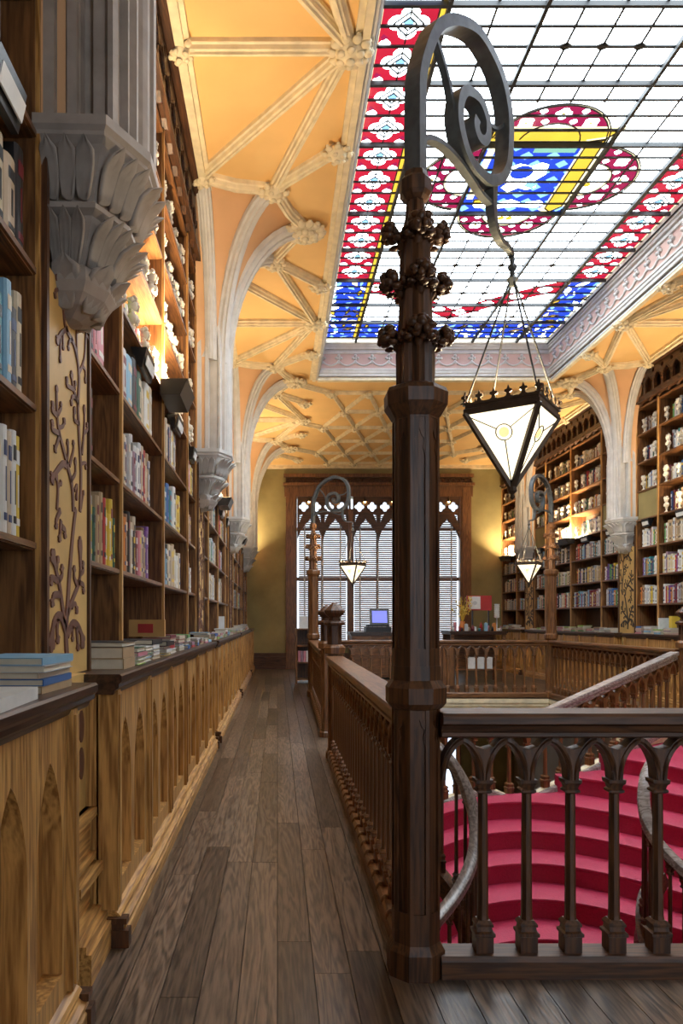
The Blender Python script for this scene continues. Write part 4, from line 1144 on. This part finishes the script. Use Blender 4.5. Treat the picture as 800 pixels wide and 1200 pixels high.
# ------------------------------------------------------------------ balustrades
BAL = {}
def baluster_mesh(z0, z1, s=1.0):
    """square stepped foot, octagonal shaft, capital"""
    b = B(); sq = lambda prof: b.ngon_stack(prof, n=4)
    sq([(z0, .034*s), (z0+.062, .034*s), (z0+.066, .040*s), (z0+.078, .040*s), (z0+.084, .031*s), (z0+.10, .029*s), (z0+.103, .034*s), (z0+.112, .034*s), (z0+.125, .024*s)])
    b.ngon_stack([(z0+.12, .023*s), (z0+.14, .020*s), (z1-.06, .0175*s), (z1-.05, .020*s)])
    sq([(z1-.056, .020*s), (z1-.05, .029*s), (z1-.042, .029*s), (z1-.036, .022*s), (z1-.022, .026*s), (z1-.014, .033*s), (z1, .034*s)])
    return b
def balustrade(name, label, pts, mat, rail=1.04, pitch=.1743, first=.13, zcap=.77, zb0=.087, fine=True, group=None, bosses=None, s=1.0, rail_w=.10, bot=True, railmat=None, zfn=None, wood_axis='Y', solid_top=False):
    """pts: polyline (x, y, zbase) followed by rail, arcade, balusters and sill"""
    P = [Vector(p) for p in pts]; seg = [(P[i+1]-P[i]) for i in range(len(P)-1)]
    hl = [math.hypot(v.x, v.y) for v in seg]; T = sum(hl)
    def at(u):
        u = max(0, min(T, u)); i = 0
        while i < len(hl)-1 and u > hl[i]: u -= hl[i]; i += 1
        f = u/hl[i]; p = P[i]+seg[i]*f; d = Vector((seg[i].x, seg[i].y, 0)).normalized()
        return p, Vector((-d.y, d.x, 0)), seg[i].z/hl[i]
    def fn(u, z, t):
        p, n, sl = at(u); return (p.x+n.x*t, p.y+n.y*t, p.z+z)
    root = thing(name, label, 'balustrade', tuple(P[0]), group)
    # rails swept along the polyline
    def sweep_rail(pname, prof, m):
        b = B(); rings = []
        for i in range(len(P)):
            dirs = [Vector((v.x, v.y, 0)).normalized() for v in seg[max(i-1, 0):i+1]] or [Vector((seg[0].x, seg[0].y, 0)).normalized()]
            d = sum(dirs, Vector((0, 0, 0))).normalized(); n = Vector((-d.y, d.x, 0))
            rings.append([(P[i].x+n.x*t, P[i].y+n.y*t, P[i].z+z) for t, z in prof])
        b.loft(rings); return obj(pname, b, m, root)
    w = rail_w; r = rail
    sweep_rail('handrail', [(-w*.55, r-.10), (-w*.72, r-.092), (-w*.72, r-.078), (-w*.62, r-.072), (-w*.7, r-.052), (-w, r-.040), (-w, r-.012), (-w*.92, r), (w*.92, r), (w, r-.012), (w, r-.040), (w*.7, r-.052), (w*.62, r-.072), (w*.72, r-.078), (w*.72, r-.092), (w*.55, r-.10)], railmat or mat)
    if bot: sweep_rail('bottom_rail', [(-.07, 0), (.07, 0), (.07, .068), (.058, .087), (-.058, .087), (-.07, .068)] if zb0 > .08 else [(-.05, -.08), (.05, -.08), (.05, zb0), (-.05, zb0)], railmat or mat)
    n = int((T-first-.05)/pitch)+1
    us = [first+i*pitch for i in range(n) if first+i*pitch < T-.04]
    key = (round(zcap, 3), round(zb0, 3), s, mat)
    for u in us:
        p = fn(u, 0, 0); d = at(u)[1]; ang = math.atan2(d.y, d.x)
        if key not in BAL:
            BAL[key] = obj('baluster', baluster_mesh(zb0, zcap, s), mat, root, origin=(0, 0, 0)); c = BAL[key]
        else:
            c = bpy.data.objects.new('baluster', BAL[key].data); COL.objects.link(c); c.parent = root
        c.location = Vector(p)-P[0]; c.rotation_euler.z = ang
    # interlaced pointed arcade above the capitals
    b = B(); zt = r-.098; edges = [us[0]-pitch]+us+[us[-1]+pitch]
    for a, c in zip(edges[:-1], edges[1:]):
        if a < 0 or c > T:
            pass
        m = (a+c)/2; hw = pitch/2-.020; rise = (zt-zcap)-.028
        # arch as two curved bars meeting at the point
        for s_ in (-1, 1):
            inn = [(m+s_*hw*(1-(k/8)**1.9), zcap+rise*(1-(1-k/8)**1.35)) for k in range(9)]
            out = [(m+s_*min(pitch/2, (hw+.020)*(1-(k/8)**2.2)+.004*0), min(zt, zcap+(rise+.030)*(1-(1-k/8)**1.30))) for k in range(9)]
            poly = inn+out[::-1]
            if s_ < 0: poly = poly[::-1]
            if min(q[0] for q in poly) < .005 or max(q[0] for q in poly) > T-.005:
                poly = [(min(T-.004, max(.004, q[0])), q[1]) for q in poly]
            b.prism(poly, fn, -.032, .032)
            pts2 = [(q[0]*.5+w_[0]*.5, q[1]*.5+w_[1]*.5) for q, w_ in zip(inn, out)]
            if fine and min(q[0] for q in pts2) > .01 and max(q[0] for q in pts2) < T-.01:
                for t in (-.032, .032): b.tube([fn(u, z, t) for u, z in pts2], .010, 5)
        # small spandrel fillets leave an opening over each capital
    for u in us:
        if u-.03 < 0 or u+.03 > T: continue
        b.prism([(u-.046, zt-.006), (u+.046, zt-.006), (u+.046, zt+.002), (u-.046, zt+.002)], fn, -.03, .03)
        b.prism([(u-.020, zcap-.001), (u+.020, zcap-.001), (u+.024, zcap+.05), (u+.040, zt-.040), (u, zt-.052), (u-.040, zt-.040), (u-.024, zcap+.05)], fn, -.034, .034)
    obj('arcade', b, mat, root)
    if bosses:
        for u in us:
            q = fn(u, .066, .045)
            if 'boss' not in BAL:
                b = B(); b.ball((0, 0, 0), .034, 10, 7, (.9, 1.1, 1))
                c = obj('foot_boss', b, mat, root, True, origin=(0, 0, 0)); BAL['boss'] = c
            else:
                c = bpy.data.objects.new('foot_boss', BAL['boss'].data); COL.objects.link(c); c.parent = root
            c.location = Vector(q)-P[0]
    return root
balustrade('balustrade', 'dark front balustrade with pointed arches beside the foreground lamp post', [(.64, 2.96, 0), (4.92, 2.96, 0)], 'walnut_Z', first=.178, railmat='walnut_X')
balustrade('balustrade', 'balustrade along the aisle between the foreground post and newels', [(.560, 3.055, 0), (.575, 7.49, 0)], 'brown_Z', first=.12, bosses=1, rail_w=.09, railmat='brown_Y')
balustrade('balustrade', 'farther balustrade along the aisle beyond the newel posts', [(.600, 9.03, 0), (.655, 13.53, 0)], 'brown_Z', first=.12, bosses=1, rail_w=.09, fine=False, railmat='brown_Y')
balustrade('balustrade', 'balustrade across the far end of the stairwell', [(.745, 13.60, 0), (4.90, 13.56, 0)], 'brown_Z', first=.10, fine=False, railmat='brown_X', rail_w=.08)
balustrade('balustrade', 'balustrade along the opposite side of the stairwell', [(4.99, 13.46, 0), (5.0, 9.20, 0)], 'brown_Z', first=.10, fine=False, railmat='brown_Y', rail_w=.08)
# newel posts
def newel(label):
    root = thing('newel_post', label, 'newel post', (0, 0, 0), 'newel posts at the stair openings')
    b = B(); b.ngon_stack([(0, .088), (.055, .088), (.075, .072), (.10, .070)]); obj('plinth', b, 'brown_Z', root)
    b = B(); octpanels(b, .10, 1.06, .066, .058, .014); obj('shaft', b, 'brown_Z', root)
    b = B(); b.ngon_stack([(1.05, .066), (1.065, .100), (1.125, .104), (1.145, .090), (1.155, .074)]); obj('collar', b, 'brown_Z', root)
    b = B(); octpanels(b, 1.155, 1.35, .072, .058, .012, False); obj('head', b, 'walnut_Z', root)
    b = B(); b.ngon_stack([(1.345, .074), (1.355, .102), (1.375, .106), (1.39, .092), (1.40, .060), (1.43, .052), (1.45, .075), (1.475, .100), (1.50, .104), (1.51, .094), (1.54, .062), (1.57, .030), (1.585, .004)]); obj('finial', b, 'walnut_Z', root)
    return root
n0 = newel('carved newel post with pointed finial, nearer of the aisle pair'); n0.location = (.580, 7.57, 0)
for (x, y), lb in (((.592, 8.94), 'carved newel post with pointed finial, farther of the aisle pair'), ((5.0, 9.10), 'carved newel post with pointed finial across the stairwell, beyond the sloping handrail'), ((5.0, 7.55), 'carved newel post with pointed finial on the opposite side, nearer')):
    c = copy_tree(n0); c.location = (x, y, 0); c['label'] = lb
# ------------------------------------------------------------------ red-carpeted stair
st = thing('staircase', 'curving staircase with crimson carpet seen through the front balustrade', 'staircase', (2.4, 7, -1))
steps = []
for i in range(-2, 9):
    z = -.338-.175*i
    if i == -2: z = -.004
    Xm = {-2: 2.75, -1: 2.55}.get(i, 2.34-.08*i); Ym = {-2: 8.05, -1: 7.58}.get(i, 7.15-.385*i+.012*max(0, i)**1.5); a = .8
    steps.append((z, Xm, Ym, a))
def nose(i, X):
    z, Xm, Ym, a = steps[i]; return Ym-a*abs(X-Xm)**1.9 if X > Xm else Ym-.62*abs(X-Xm)**2
def px3(x, y, Y): return ((x-VX)*Y/FPX, Y, EYE+(VY-y)*Y/FPX)
OUT = [(1.05, 6.45, -.50), (1.35, 6.95, -.45), (1.68, 7.24, -.40), (2.05, 7.42, -.35)]
for x, Y in ((610, 7.5), (640, 7.56), (670, 7.68), (700, 7.84), (730, 8.08), (760, 8.42), (790, 8.86)):
    p = px3(x, 824-(x-655)*.448, Y); OUT.append((p[0], p[1], p[2]-.88))
def ystr(x):
    for p, q in zip(OUT[:-1], OUT[1:]):
        if p[0] <= x <= q[0]: return p[1]+(q[1]-p[1])*(x-p[0])/(q[0]-p[0])-.03
    return OUT[0][1]-.03 if x < OUT[0][0] else OUT[-1][1]
XS = [1.06+.08*k for k in range(40)]
for i in range(len(steps)):
    z = steps[i][0]
    b = B()
    xs = [x for x in XS if i > 1 or x > 2.42] if i else [2.9+.06*k for k in range(32)]
    front = [(x, nose(i, x)) for x in xs]
    if i == 0: back = [(x, max(nose(0, x)+.5, 7.6+.36*(x-2.0))) for x in xs]
    else: back = [(x, nose(i-1, x)+.06) if i > 1 else (x, max(nose(i, x)+.2, nose(0, max(x, 2.0))+.06)) for x in xs]
    rings = []
    if i == 0: back = [(x, max(q, 7.2+.37*x)) for x, q in back]
    for (x, y), (x2, y2) in zip(front, back):
        y2 = min(max(y2, y+.1), ystr(x))
        if y2 < y+.04: continue
        rings.append([(x, y+.022, z-.20), (x, y+.018, z-.045), (x, y-.006, z-.034), (x, y-.014, z-.020), (x, y-.010, z-.006), (x, y+.010, z), (x, y2, z), (x, y2, z-.20)])
    b.loft(rings); obj('carpeted_step', b, 'carpet_red', st, True, angle=.9)
# timber underside of the flight
b = B()
for i in range(1, len(steps)):
    z = steps[i][0]; rings = [[(x, nose(i, x)+.03, z-.36), (x, nose(i, x)+.5, z-.36), (x, nose(i, x)+.5, z-.19), (x, nose(i, x)+.03, z-.19)] for x in XS if nose(i, x)+.5 < ystr(x)]
    if len(rings) > 1: b.loft(rings)
obj('soffit', b, 'walnut_X', st)
# outer string and balustrade rising to the opening on the opposite side
balustrade('stair_balustrade', 'sloping stair balustrade with pale handrail rising to the opposite newel', [(x, y, z) for x, y, z in OUT], 'brown_Z', rail=.88, pitch=.20, first=.12, zcap=.62, zb0=.09, fine=False, railmat='handrail_wood', rail_w=.055)
b = B(); prof = [(-.06, -.16), (.05, -.16), (.05, .08), (.03, .09), (-.03, .09), (-.045, .065), (-.06, .06), (-.06, -.0), (-.045, -.02)]
P = arc_pts(OUT, 3); b.sweep(P, [(-t, z) for t, z in prof])
tag(obj('stair_string', b, 'cream_stone', None, origin=OUT[4]), 'cream moulded string along the outer edge of the red stair', 'stair string')
# inner handrails curling in front of the carpet
def px3(x, y, Y): return ((x-VX)*Y/FPX, Y, EYE+(VY-y)*Y/FPX)
def curl(name, label, rp, drop, mat):
    root = thing(name, label, 'balustrade', rp[0])
    R = arc_pts(rp, 4)
    b = B(); b.sweep(R, [(-.032, -.034), (.032, -.034), (.040, -.010), (.036, .014), (.018, .026), (-.018, .026), (-.036, .014), (-.040, -.010)]); obj('handrail', b, mat, root, True, angle=.6)
    S = [(x, y, z-drop) for x, y, z in R]
    b = B(); b.sweep(S, [(-.05, -.08), (.05, -.08), (.05, .03), (-.05, .03)]); obj('string', b, 'walnut_Y', root)
    for i in range(2, len(R)-1, 3):
        x, y, z = R[i]; bb = baluster_mesh(0, drop-.10, .62); b = B(); b.merge(bb, lambda p: (p[0]+x, p[1]+y, p[2]+z-drop+.03)); 
        b.box(x-.012, x+.012, y-.012, y+.012, z-.10, z-.03)
        obj('baluster', b, 'walnut_Z', root)
    b = B()
    for i in range(2, len(R)-4, 3):
        p, q = Vector(R[i]), Vector(R[i+3]); m = (p+q)/2
        b.tube([p+Vector((0, 0, -.12)), p*.75+q*.25+Vector((0, 0, -.065)), m+Vector((0, 0, -.045))], .013, 5); b.tube([q+Vector((0, 0, -.12)), q*.75+p*.25+Vector((0, 0, -.065)), m+Vector((0, 0, -.045))], .013, 5)
    obj('arcade', b, 'walnut_Z', root)
    return root
h = [px3(507, 868, 5.1), px3(530, 893, 5.0), px3(545, 920, 4.92), px3(554, 948, 4.84), px3(557, 975, 4.74), px3(554, 1003, 4.62), px3(545, 1028, 4.5), px3(531, 1052, 4.38), px3(510, 1078, 4.22), px3(480, 1110, 4.05)]
curl('stair_balustrade', 'worn curving handrail coiling beside the foreground lamp post', h, .86, 'handrail_worn')
h = [px3(772, 880, 5.2), px3(758, 905, 5.1), px3(754, 930, 5.0), px3(757, 958, 4.92), px3(768, 982, 4.84), px3(785, 1002, 4.76), px3(808, 1024, 4.66), px3(840, 1050, 4.55)]
curl('stair_balustrade', 'pale curving handrail coiling at the edge of the frame over the carpet', h, .86, 'handrail_wood')
# central post below the well
for i, (x, y, lb) in enumerate(((1.02, 5.2, 'dark timber post standing under the coiled handrail'), )):
    b = B(); b.ngon_stack([(-4.27, .10), (-4.1, .10), (-4.05, .07), (-.75, .065), (-.70, .09), (-.62, .09)], x, y); tag(obj('stair_post', b, 'walnut_Z', None, origin=(x, y, -4.27)), lb, 'post')

# ------------------------------------------------------------------ end window, blinds
FX0, FX1 = .24, 5.56
b = B(); yf = YF
for x0, x1 in ((FX0, WX0+.06), (WX1-.06, FX1)):
    b.box(x0, x1, yf-.10, yf+.1, 0, 5.30); b.box(x0+.05, x1-.05, yf-.14, yf-.1, 0.3, 5.2)
b.box(FX0-.04, FX1+.04, yf-.12, yf+.05, 4.95, 5.26); b.box(FX0-.08, FX1+.08, yf-.2, yf, 5.26, 5.34); b.box(FX0-.06, FX1+.06, yf-.16, yf, 5.50, 5.60)
wn = struct('window_3', B(), 'brown_Z') if False else None
o = struct('window_3', b, 'brown_Z', label='carved timber window frame in the end wall')
b = B(); n = 34; pw = (FX1-FX0)/n
for k in range(n):
    c = FX0+(k+.5)*pw
    b.tube([(c+.065*math.cos(t), yf-.13, 5.36+.11*math.sin(t)) for t in [PI*i/6 for i in range(7)]], .022, 5); b.ball((c+pw/2, yf-.13, 5.38), .035, 6, 4)
b.box(FX0, FX1, yf-.08, yf, 5.34, 5.5); obj('cresting', b, 'walnut_X', o)
LW = (WX1-WX0)/3; MUL = [WX0+LW, WX0+2*LW]
b = B()
for x in MUL: b.box(x-.09, x+.09, yf-.08, yf+.14, WZ0, 4.6); b.box(x-.05, x+.05, yf-.13, yf-.08, .9, 4.5)
obj('mullion', b, 'brown_Z', o)
b = B()   # tracery
for i in range(3):
    x0, x1 = WX0+i*LW+.07, WX0+(i+1)*LW-.07; m = (x0+x1)/2; holes = []
    outer = [(x0, 4.95), (x0, 3.72)]
    for a, c in ((x0, m), (m, x1)):
        pts = [(a+.03, 3.80), (a+.10, 3.98), (a+.20, 4.10), (a+.22, 4.16), ((a+c)/2-.06, 4.22), ((a+c)/2, 4.32), ((a+c)/2+.06, 4.22), (c-.22, 4.16), (c-.20, 4.10), (c-.10, 3.98), (c-.03, 3.80)]
        outer += pts
        if a == x0: outer += [(m, 3.62)]
    outer += [(x1, 3.72), (x1, 4.95)]
    q = (x1-x0)/4
    for k in range(4):
        holes.append(quatrefoil(x0+q*(k+.5), 4.66, .075, .066, 24))
    for k in range(2):
        for s in (-1, 1):
            cx = x0+q*(1+2*k)+s*.255
            holes.append([(cx-.05*s, 4.45), (cx+.05*s, 4.42), (cx+.055*s, 4.20), (cx+.02*s, 4.30)][::(1 if s > 0 else -1)])
    plate(b, outer[::-1], holes, lambda a, z, t: (a, t, z), yf-.10, yf-.02)
    for k in range(4): b.tube([(x, yf-.1, z) for x, z in quatrefoil(x0+q*(k+.5), 4.66, .085, .076, 20)+quatrefoil(x0+q*(k+.5), 4.66, .085, .076, 20)[:1]], .016, 5)
obj('tracery', b, 'walnut_X', o)
b = B(); b.box(WX0, WX1, yf+.20, yf+.21, WZ0, WZ1); obj('pane', b, glass('end_glass', (.34, .35, .36)), o)
b = B()
for x in [WX0+LW*k/2 for k in range(7)]: b.box(x-.03, x+.03, yf+.17, yf+.21, WZ0, WZ1)
for z in (2.55, 4.0): b.box(WX0, WX1, yf+.17, yf+.22, z, z+.10)
b.box(WX0, WX1, yf-.22, yf+.2, WZ0-.05, WZ0+.02)
obj('sash_bar', b, 'brown_Z', o)
for i in range(3):
    x0, x1 = WX0+i*LW+.12, WX0+(i+1)*LW-.12
    r = thing('venetian_blind', 'brown slatted blind in the %s light of the end window' % ['first', 'middle', 'last'][i], 'blind', ((x0+x1)/2, yf+.05, WZ0), 'slatted blinds of the end window')
    b = B(); z = WZ0+.06
    while z < 4.46:
        b.prism([(-.022, -.0205), (-.019, -.0215), (.022, .0195), (.019, .0205)], lambda d, zz, t: (t, yf+.06+d, z+zz), x0, x1); z += .058
    obj('slats', b, 'blind_slat', r)
    b = B(); b.box(x0, x1, yf+.02, yf+.10, 4.46, 4.53); b.box(x0, x1, yf+.03, yf+.09, WZ0+.02, WZ0+.045); obj('rail', b, 'blind_slat', r)
    b = B()
    for f in (.12, .5, .88): xx = x0+(x1-x0)*f; b.box(xx-.018, xx+.018, yf+.032, yf+.034, WZ0+.03, 4.48)
    obj('tape', b, 'white_cord', r)

for i in range(6):
    x = WX0+LW*(i+.5)/2
    r = thing('window_lamp', 'small warm lamp under the window cornice, %s of six along the end window' % ordinal(i+1), 'lamp', (x, YF-.16, 4.80), 'small lamps along the end window head')
    b = B(); b.lathe([(4.80, .045), (4.86, .04), (4.90, .02), (4.952, .02)], x, YF-.16, 10); obj('shade', b, 'dark_bronze', r)
    b = B(); b.ball((x, YF-.16, 4.795), .035, 10, 6); obj('bulb', b, 'window_bulb', r)

# ------------------------------------------------------------------ furniture at the far end
def desk(name, label, x0, x1, y0, y1, h, mat, panels):
    r = thing(name, label, 'desk', ((x0+x1)/2, (y0+y1)/2, 0))
    b = B(); b.box(x0, x1, y0, y1, h-.045, h); b.box(x0+.02, x1-.02, y0+.02, y1-.02, h-.08, h-.045); obj('top', b, 'worktop', r)
    if panels:
        b = B(); b.box(x0+.05, x1-.05, y0+.06, y1-.04, .04, h-.08); obj('body', b, mat, r)
        n = max(2, int((x1-x0)/.45)); w = (x1-x0-.1)/n
        for k in range(n):
            b = B(); a = x0+.05+k*w; plate(b, [(a+.012, .08), (a+w-.012, .08), (a+w-.012, h-.1), (a+.012, h-.1)], [[(a+.07, .16), (a+w-.07, .16), (a+w-.07, h-.18), (a+.07, h-.18)]], lambda u, z, t: (u, t, z), y0+.035, y0+.06)
            obj('panel', b, mat, r)
    else:
        for x in (x0+.07, x1-.07):
            for y in (y0+.07, y1-.07):
                b = B(); b.box(x-.035, x+.035, y-.035, y+.035, 0, h-.08); obj('leg', b, mat, r)
        b = B(); b.box(x0+.08, x1-.08, y0+.04, y1-.04, .28, .31); obj('shelf', b, mat, r)
        b = B(); b.box(x0+.07, x1-.07, y1-.06, y1-.03, .28, h-.08); obj('modesty_panel', b, mat, r)
    return r
desk('sales_desk', 'panelled wooden sales desk under the end window holding the monitor', 1.72, 3.55, 17.6, 18.5, 1.12, 'brown_X', True)
desk('display_desk', 'open wooden desk crowded with small gifts by the olive wall', 3.85, 5.15, 16.6, 17.5, 1.16, 'brown_X', False)
r = thing('cash_register', 'black cash register with a lit blue screen on the sales desk', 'monitor', (2.4, 17.9, 1.12))
b = B(); b.box(2.12, 2.72, 17.75, 18.2, 1.121, 1.24); b.box(2.16, 2.68, 17.80, 18.15, 1.24, 1.30); obj('drawer_base', b, 'black_plastic', r)
b = B(); b.prism([(17.92, 1.30), (18.02, 1.30), (18.10, 1.66), (18.02, 1.68)], lambda y, z, t: (t, y, z), 2.24, 2.70); obj('screen_case', b, 'black_plastic', r)
b = B(); b.prism([(17.924, 1.345), (17.93, 1.345), (18.006, 1.63), (18.0, 1.63)], lambda y, z, t: (t, y, z), 2.29, 2.65); obj('screen', b, 'screen_blue', r)
b = B()
for k in range(4): b.box(2.18+.11*k, 2.27+.11*k, 17.765, 17.80, 1.24, 1.258)
obj('keys', b, 'grey_key', r)
# gifts on the display desk
zt = 1.1605
r = thing('poster_stand', 'red and white poster panel on a thin stand above the gift desk', 'sign', (4.62, 17.1, zt))
b = B(); b.box(4.40, 4.66, 17.05, 17.12, 1.66, 1.95); obj('white_panel', b, 'white_paper', r)
b = B(); b.box(4.35, 4.92, 17.06, 17.13, 1.63, 1.97); obj('red_board', b, 'book_red', r)
b = B(); b.box(4.47, 4.50, 17.07, 17.1, zt, 1.64); b.box(4.84, 4.87, 17.07, 17.1, zt, 1.64); b.box(4.42, 4.92, 17.0, 17.17, zt, zt+.015); obj('stand', b, 'dark_metal', r)
b = B(); b.prism(circle(4.53, 1.80, .05, 10), lambda x, z, t: (x, t, z), 17.045, 17.05); obj('pale_mark', b, 'book_pale grey', r)
def pot_twigs(x, y, z, label):
    r = thing('vase_of_twigs', label, 'vase', (x, y, z)); rr = random.Random(4)
    b = B(); b.lathe([(z, .05), (z+.02, .06), (z+.12, .075), (z+.18, .05), (z+.22, .06)], x, y, 12); obj('vase', b, 'book_orange', r, True)
    b = B()
    for k in range(22):
        a = rr.uniform(0, 2*PI); l = rr.uniform(.3, .62); sp = rr.uniform(.05, .26)
        p0 = (x, y, z+.18); p1 = (x+sp*.4*math.cos(a), y+sp*.4*math.sin(a), z+.18+l*.6); p2 = (x+sp*math.cos(a), y+sp*math.sin(a), z+.18+l)
        b.tube([p0, p1, p2], .005, 4)
        for q in range(4):
            f = rr.uniform(.4, 1); b.ball((x+sp*f*math.cos(a)+rr.uniform(-.02, .02), y+sp*f*math.sin(a), z+.18+l*f), rr.uniform(.012, .022), 5, 4)
    obj('twigs', b, 'book_yellow', r)
pot_twigs(4.22, 16.95, zt, 'orange vase of bare yellow twigs on the gift desk')
b = B()
for k in range(7): b.lathe([(zt+.30+.045*k, .055), (zt+.338+.045*k, .065), (zt+.344+.045*k, .06)], 5.02, 17.0, 12)
b.lathe([(zt, .07), (zt+.01, .07), (zt+.02, .012), (zt+.29, .012), (zt+.30, .055)], 5.02, 17.0, 12)
tag(obj('cup_tower', b, 'white_paper', None, True, origin=(5.02, 17, zt)), 'tower of white paper cups on a stem at the desk end', 'cups')
rr = random.Random(9); k = 0
cols = ['white', 'pink', 'red', 'black', 'pale grey', 'cream', 'dark red', 'white', 'teal', 'red', 'sky blue', 'pink', 'black', 'orange', 'white', 'mauve']
gx = 3.95
for i, cc in enumerate(cols):
    w = rr.uniform(.05, .09); h = rr.uniform(.07, .20); y = 16.72+.12*(i % 2)
    b = B()
    if i % 3 == 0: b.lathe([(zt, w*.5), (zt+h*.7, w*.5), (zt+h*.8, w*.2), (zt+h, w*.22)], gx, y, 10); nm = 'bottle'
    elif i % 3 == 1: b.prism([(gx-w/2, zt), (gx+w/2, zt), (gx+w/2, zt+h), (gx, zt+h*1.12), (gx-w/2, zt+h)], lambda x, z, t: (x, t, z), y-.03, y+.03); nm = 'gift_box'
    else: b.lathe([(zt, w*.42), (zt+h*.75, w*.55), (zt+h*.75, w*.48), (zt+.012, w*.35)], gx, y, 12); b.tube([(gx+w*.5+.02*math.sin(t), y, zt+h*.4-.03*math.cos(t)) for t in [PI*q/5 for q in range(6)]], .005, 4); nm = 'mug'
    o = obj(nm, b, 'book_'+cc, None, nm != 'gift_box', origin=(gx, y, zt))
    tag(o, 'small %s %s, %s from the window end of the gift desk' % (cc, nm.replace('_', ' '), ordinal(i+1)), nm.replace('_', ' '), 'trinkets on the gift desk')
    gx += .074
for i in range(3):
    b = B(); b.box(4.30+i*.19, 4.47+i*.19, 16.75, 16.95, .3105, .56); b.box(4.295+i*.19, 4.475+i*.19, 16.745, 16.955, .52, .565)
    tag(obj('white_box', b, 'white_paper', None, origin=(4.38+i*.19, 16.85, .31)), 'lidded white box on the shelf under the gift desk, %s of three' % ordinal(i+1), 'box', 'white boxes under the gift desk')
r = thing('screen_panel', 'low dark wooden screen of arched panels behind the far balustrade', 'screen', (3.2, 15.2, 0))
b = B(); b.box(2.85, 3.62, 15.15, 15.2, 0, .98); obj('board', b, 'walnut_Z', r)
for k in range(3):
    b = B(); b.prism(lancet(2.88+.245*k, 3.10+.245*k, .06, .94, 6, .14), lambda x, z, t: (x, t, z), 15.13, 15.15); obj('arched_panel', b, 'brown_Z', r)
# shelf unit in the corner by the aisle
r = thing('side_shelf', 'small wooden side shelf with pink books at the aisle end', 'shelf', (.62, 16.6, 0))
for x in (.42, .80):
    b = B(); b.box(x-.02, x+.02, 16.4, 16.8, 0, 1.22); obj('side_board', b, 'brown_Z', r)
for z in (.08, .45, .82, 1.19):
    b = B(); b.box(.43, .79, 16.4, 16.8, z, z+.03); obj('shelf_board', b, 'brown_X', r)
b = B(); b.box(.43, .79, 16.78, 16.8, .05, 1.2); obj('back_board', b, 'walnut_Z', r)
for i in range(5):
    b = B(); x = .46+.06*i; b.box(x, x+.05, 16.45, 16.62, .4805, .72); b.box(x+.006, x+.044, 16.448, 16.45, .6, .66)
    tag(obj('album', b, 'book_'+['pink', 'mauve', 'pink', 'white', 'pink'][i], None, origin=(x, 16.45, .48)), '%s album on the side shelf, %s of five' % (['pink', 'mauve', 'pink', 'white', 'pink'][i], ordinal(i+1)), 'album', 'albums on the side shelf')
b = B(); b.box(.50, .72, 16.50, 16.53, 1.2205, 1.50); b.box(.48, .74, 16.46, 16.57, 1.2205, 1.235); tag(obj('card_holder', b, 'white_paper', None, origin=(.6, 16.5, 1.22)), 'white upright card standing on the side shelf', 'card')

# ------------------------------------------------------------------ light, camera
w = bpy.data.worlds.new('World'); scene.world = w; w.use_nodes = True
bg = w.node_tree.nodes['Background']; bg.inputs['Color'].default_value = (.90, .955, 1.0, 1); bg.inputs['Strength'].default_value = SKY
# daylight portals at the real openings
def portal(name, loc, rot, sx_, sy_):
    d = bpy.data.lights.new(name, 'AREA'); d.shape = 'RECTANGLE'; d.size = sx_; d.size_y = sy_; d.cycles.is_portal = True
    o = bpy.data.objects.new(name, d); COL.objects.link(o); o.location = loc; o.rotation_euler = rot
portal('skylight_portal', (GX, GY, ZG+.05), (0, 0, 0), 2*HW, 2*HL)
portal('back_window_portal', (2.6, YB-.25, 2.7), (PI/2, 0, 0), 4.6, 4.4)
portal('end_window_portal', ((WX0+WX1)/2, YF+.29, 2.85), (-PI/2, 0, 0), 4.8, 4.2)
cam = bpy.data.cameras.new('Camera'); co = bpy.data.objects.new('Camera', cam); COL.objects.link(co); scene.camera = co
co.location = (0, 0, EYE); co.rotation_euler = (PI/2, 0, 0)
cam.sensor_fit = 'VERTICAL'; cam.sensor_height = 24; cam.sensor_width = 16; cam.lens = 24*FPX/1200
cam.shift_x = (400-VX)/1200; cam.shift_y = (600-VY)/1200*-1
cam.clip_start = .02; cam.clip_end = 200
scene.view_settings.view_transform = 'Standard'; scene.view_settings.look = 'None'; scene.view_settings.gamma = 1; scene.view_settings.use_curve_mapping = False
scene.view_settings.exposure = EXPO
try:
    scene.cycles.max_bounces = 10; scene.cycles.diffuse_bounces = 5; scene.cycles.transparent_max_bounces = 16; scene.cycles.use_denoising = True; scene.cycles.sample_clamp_indirect = 6
except Exception as e: print(e)
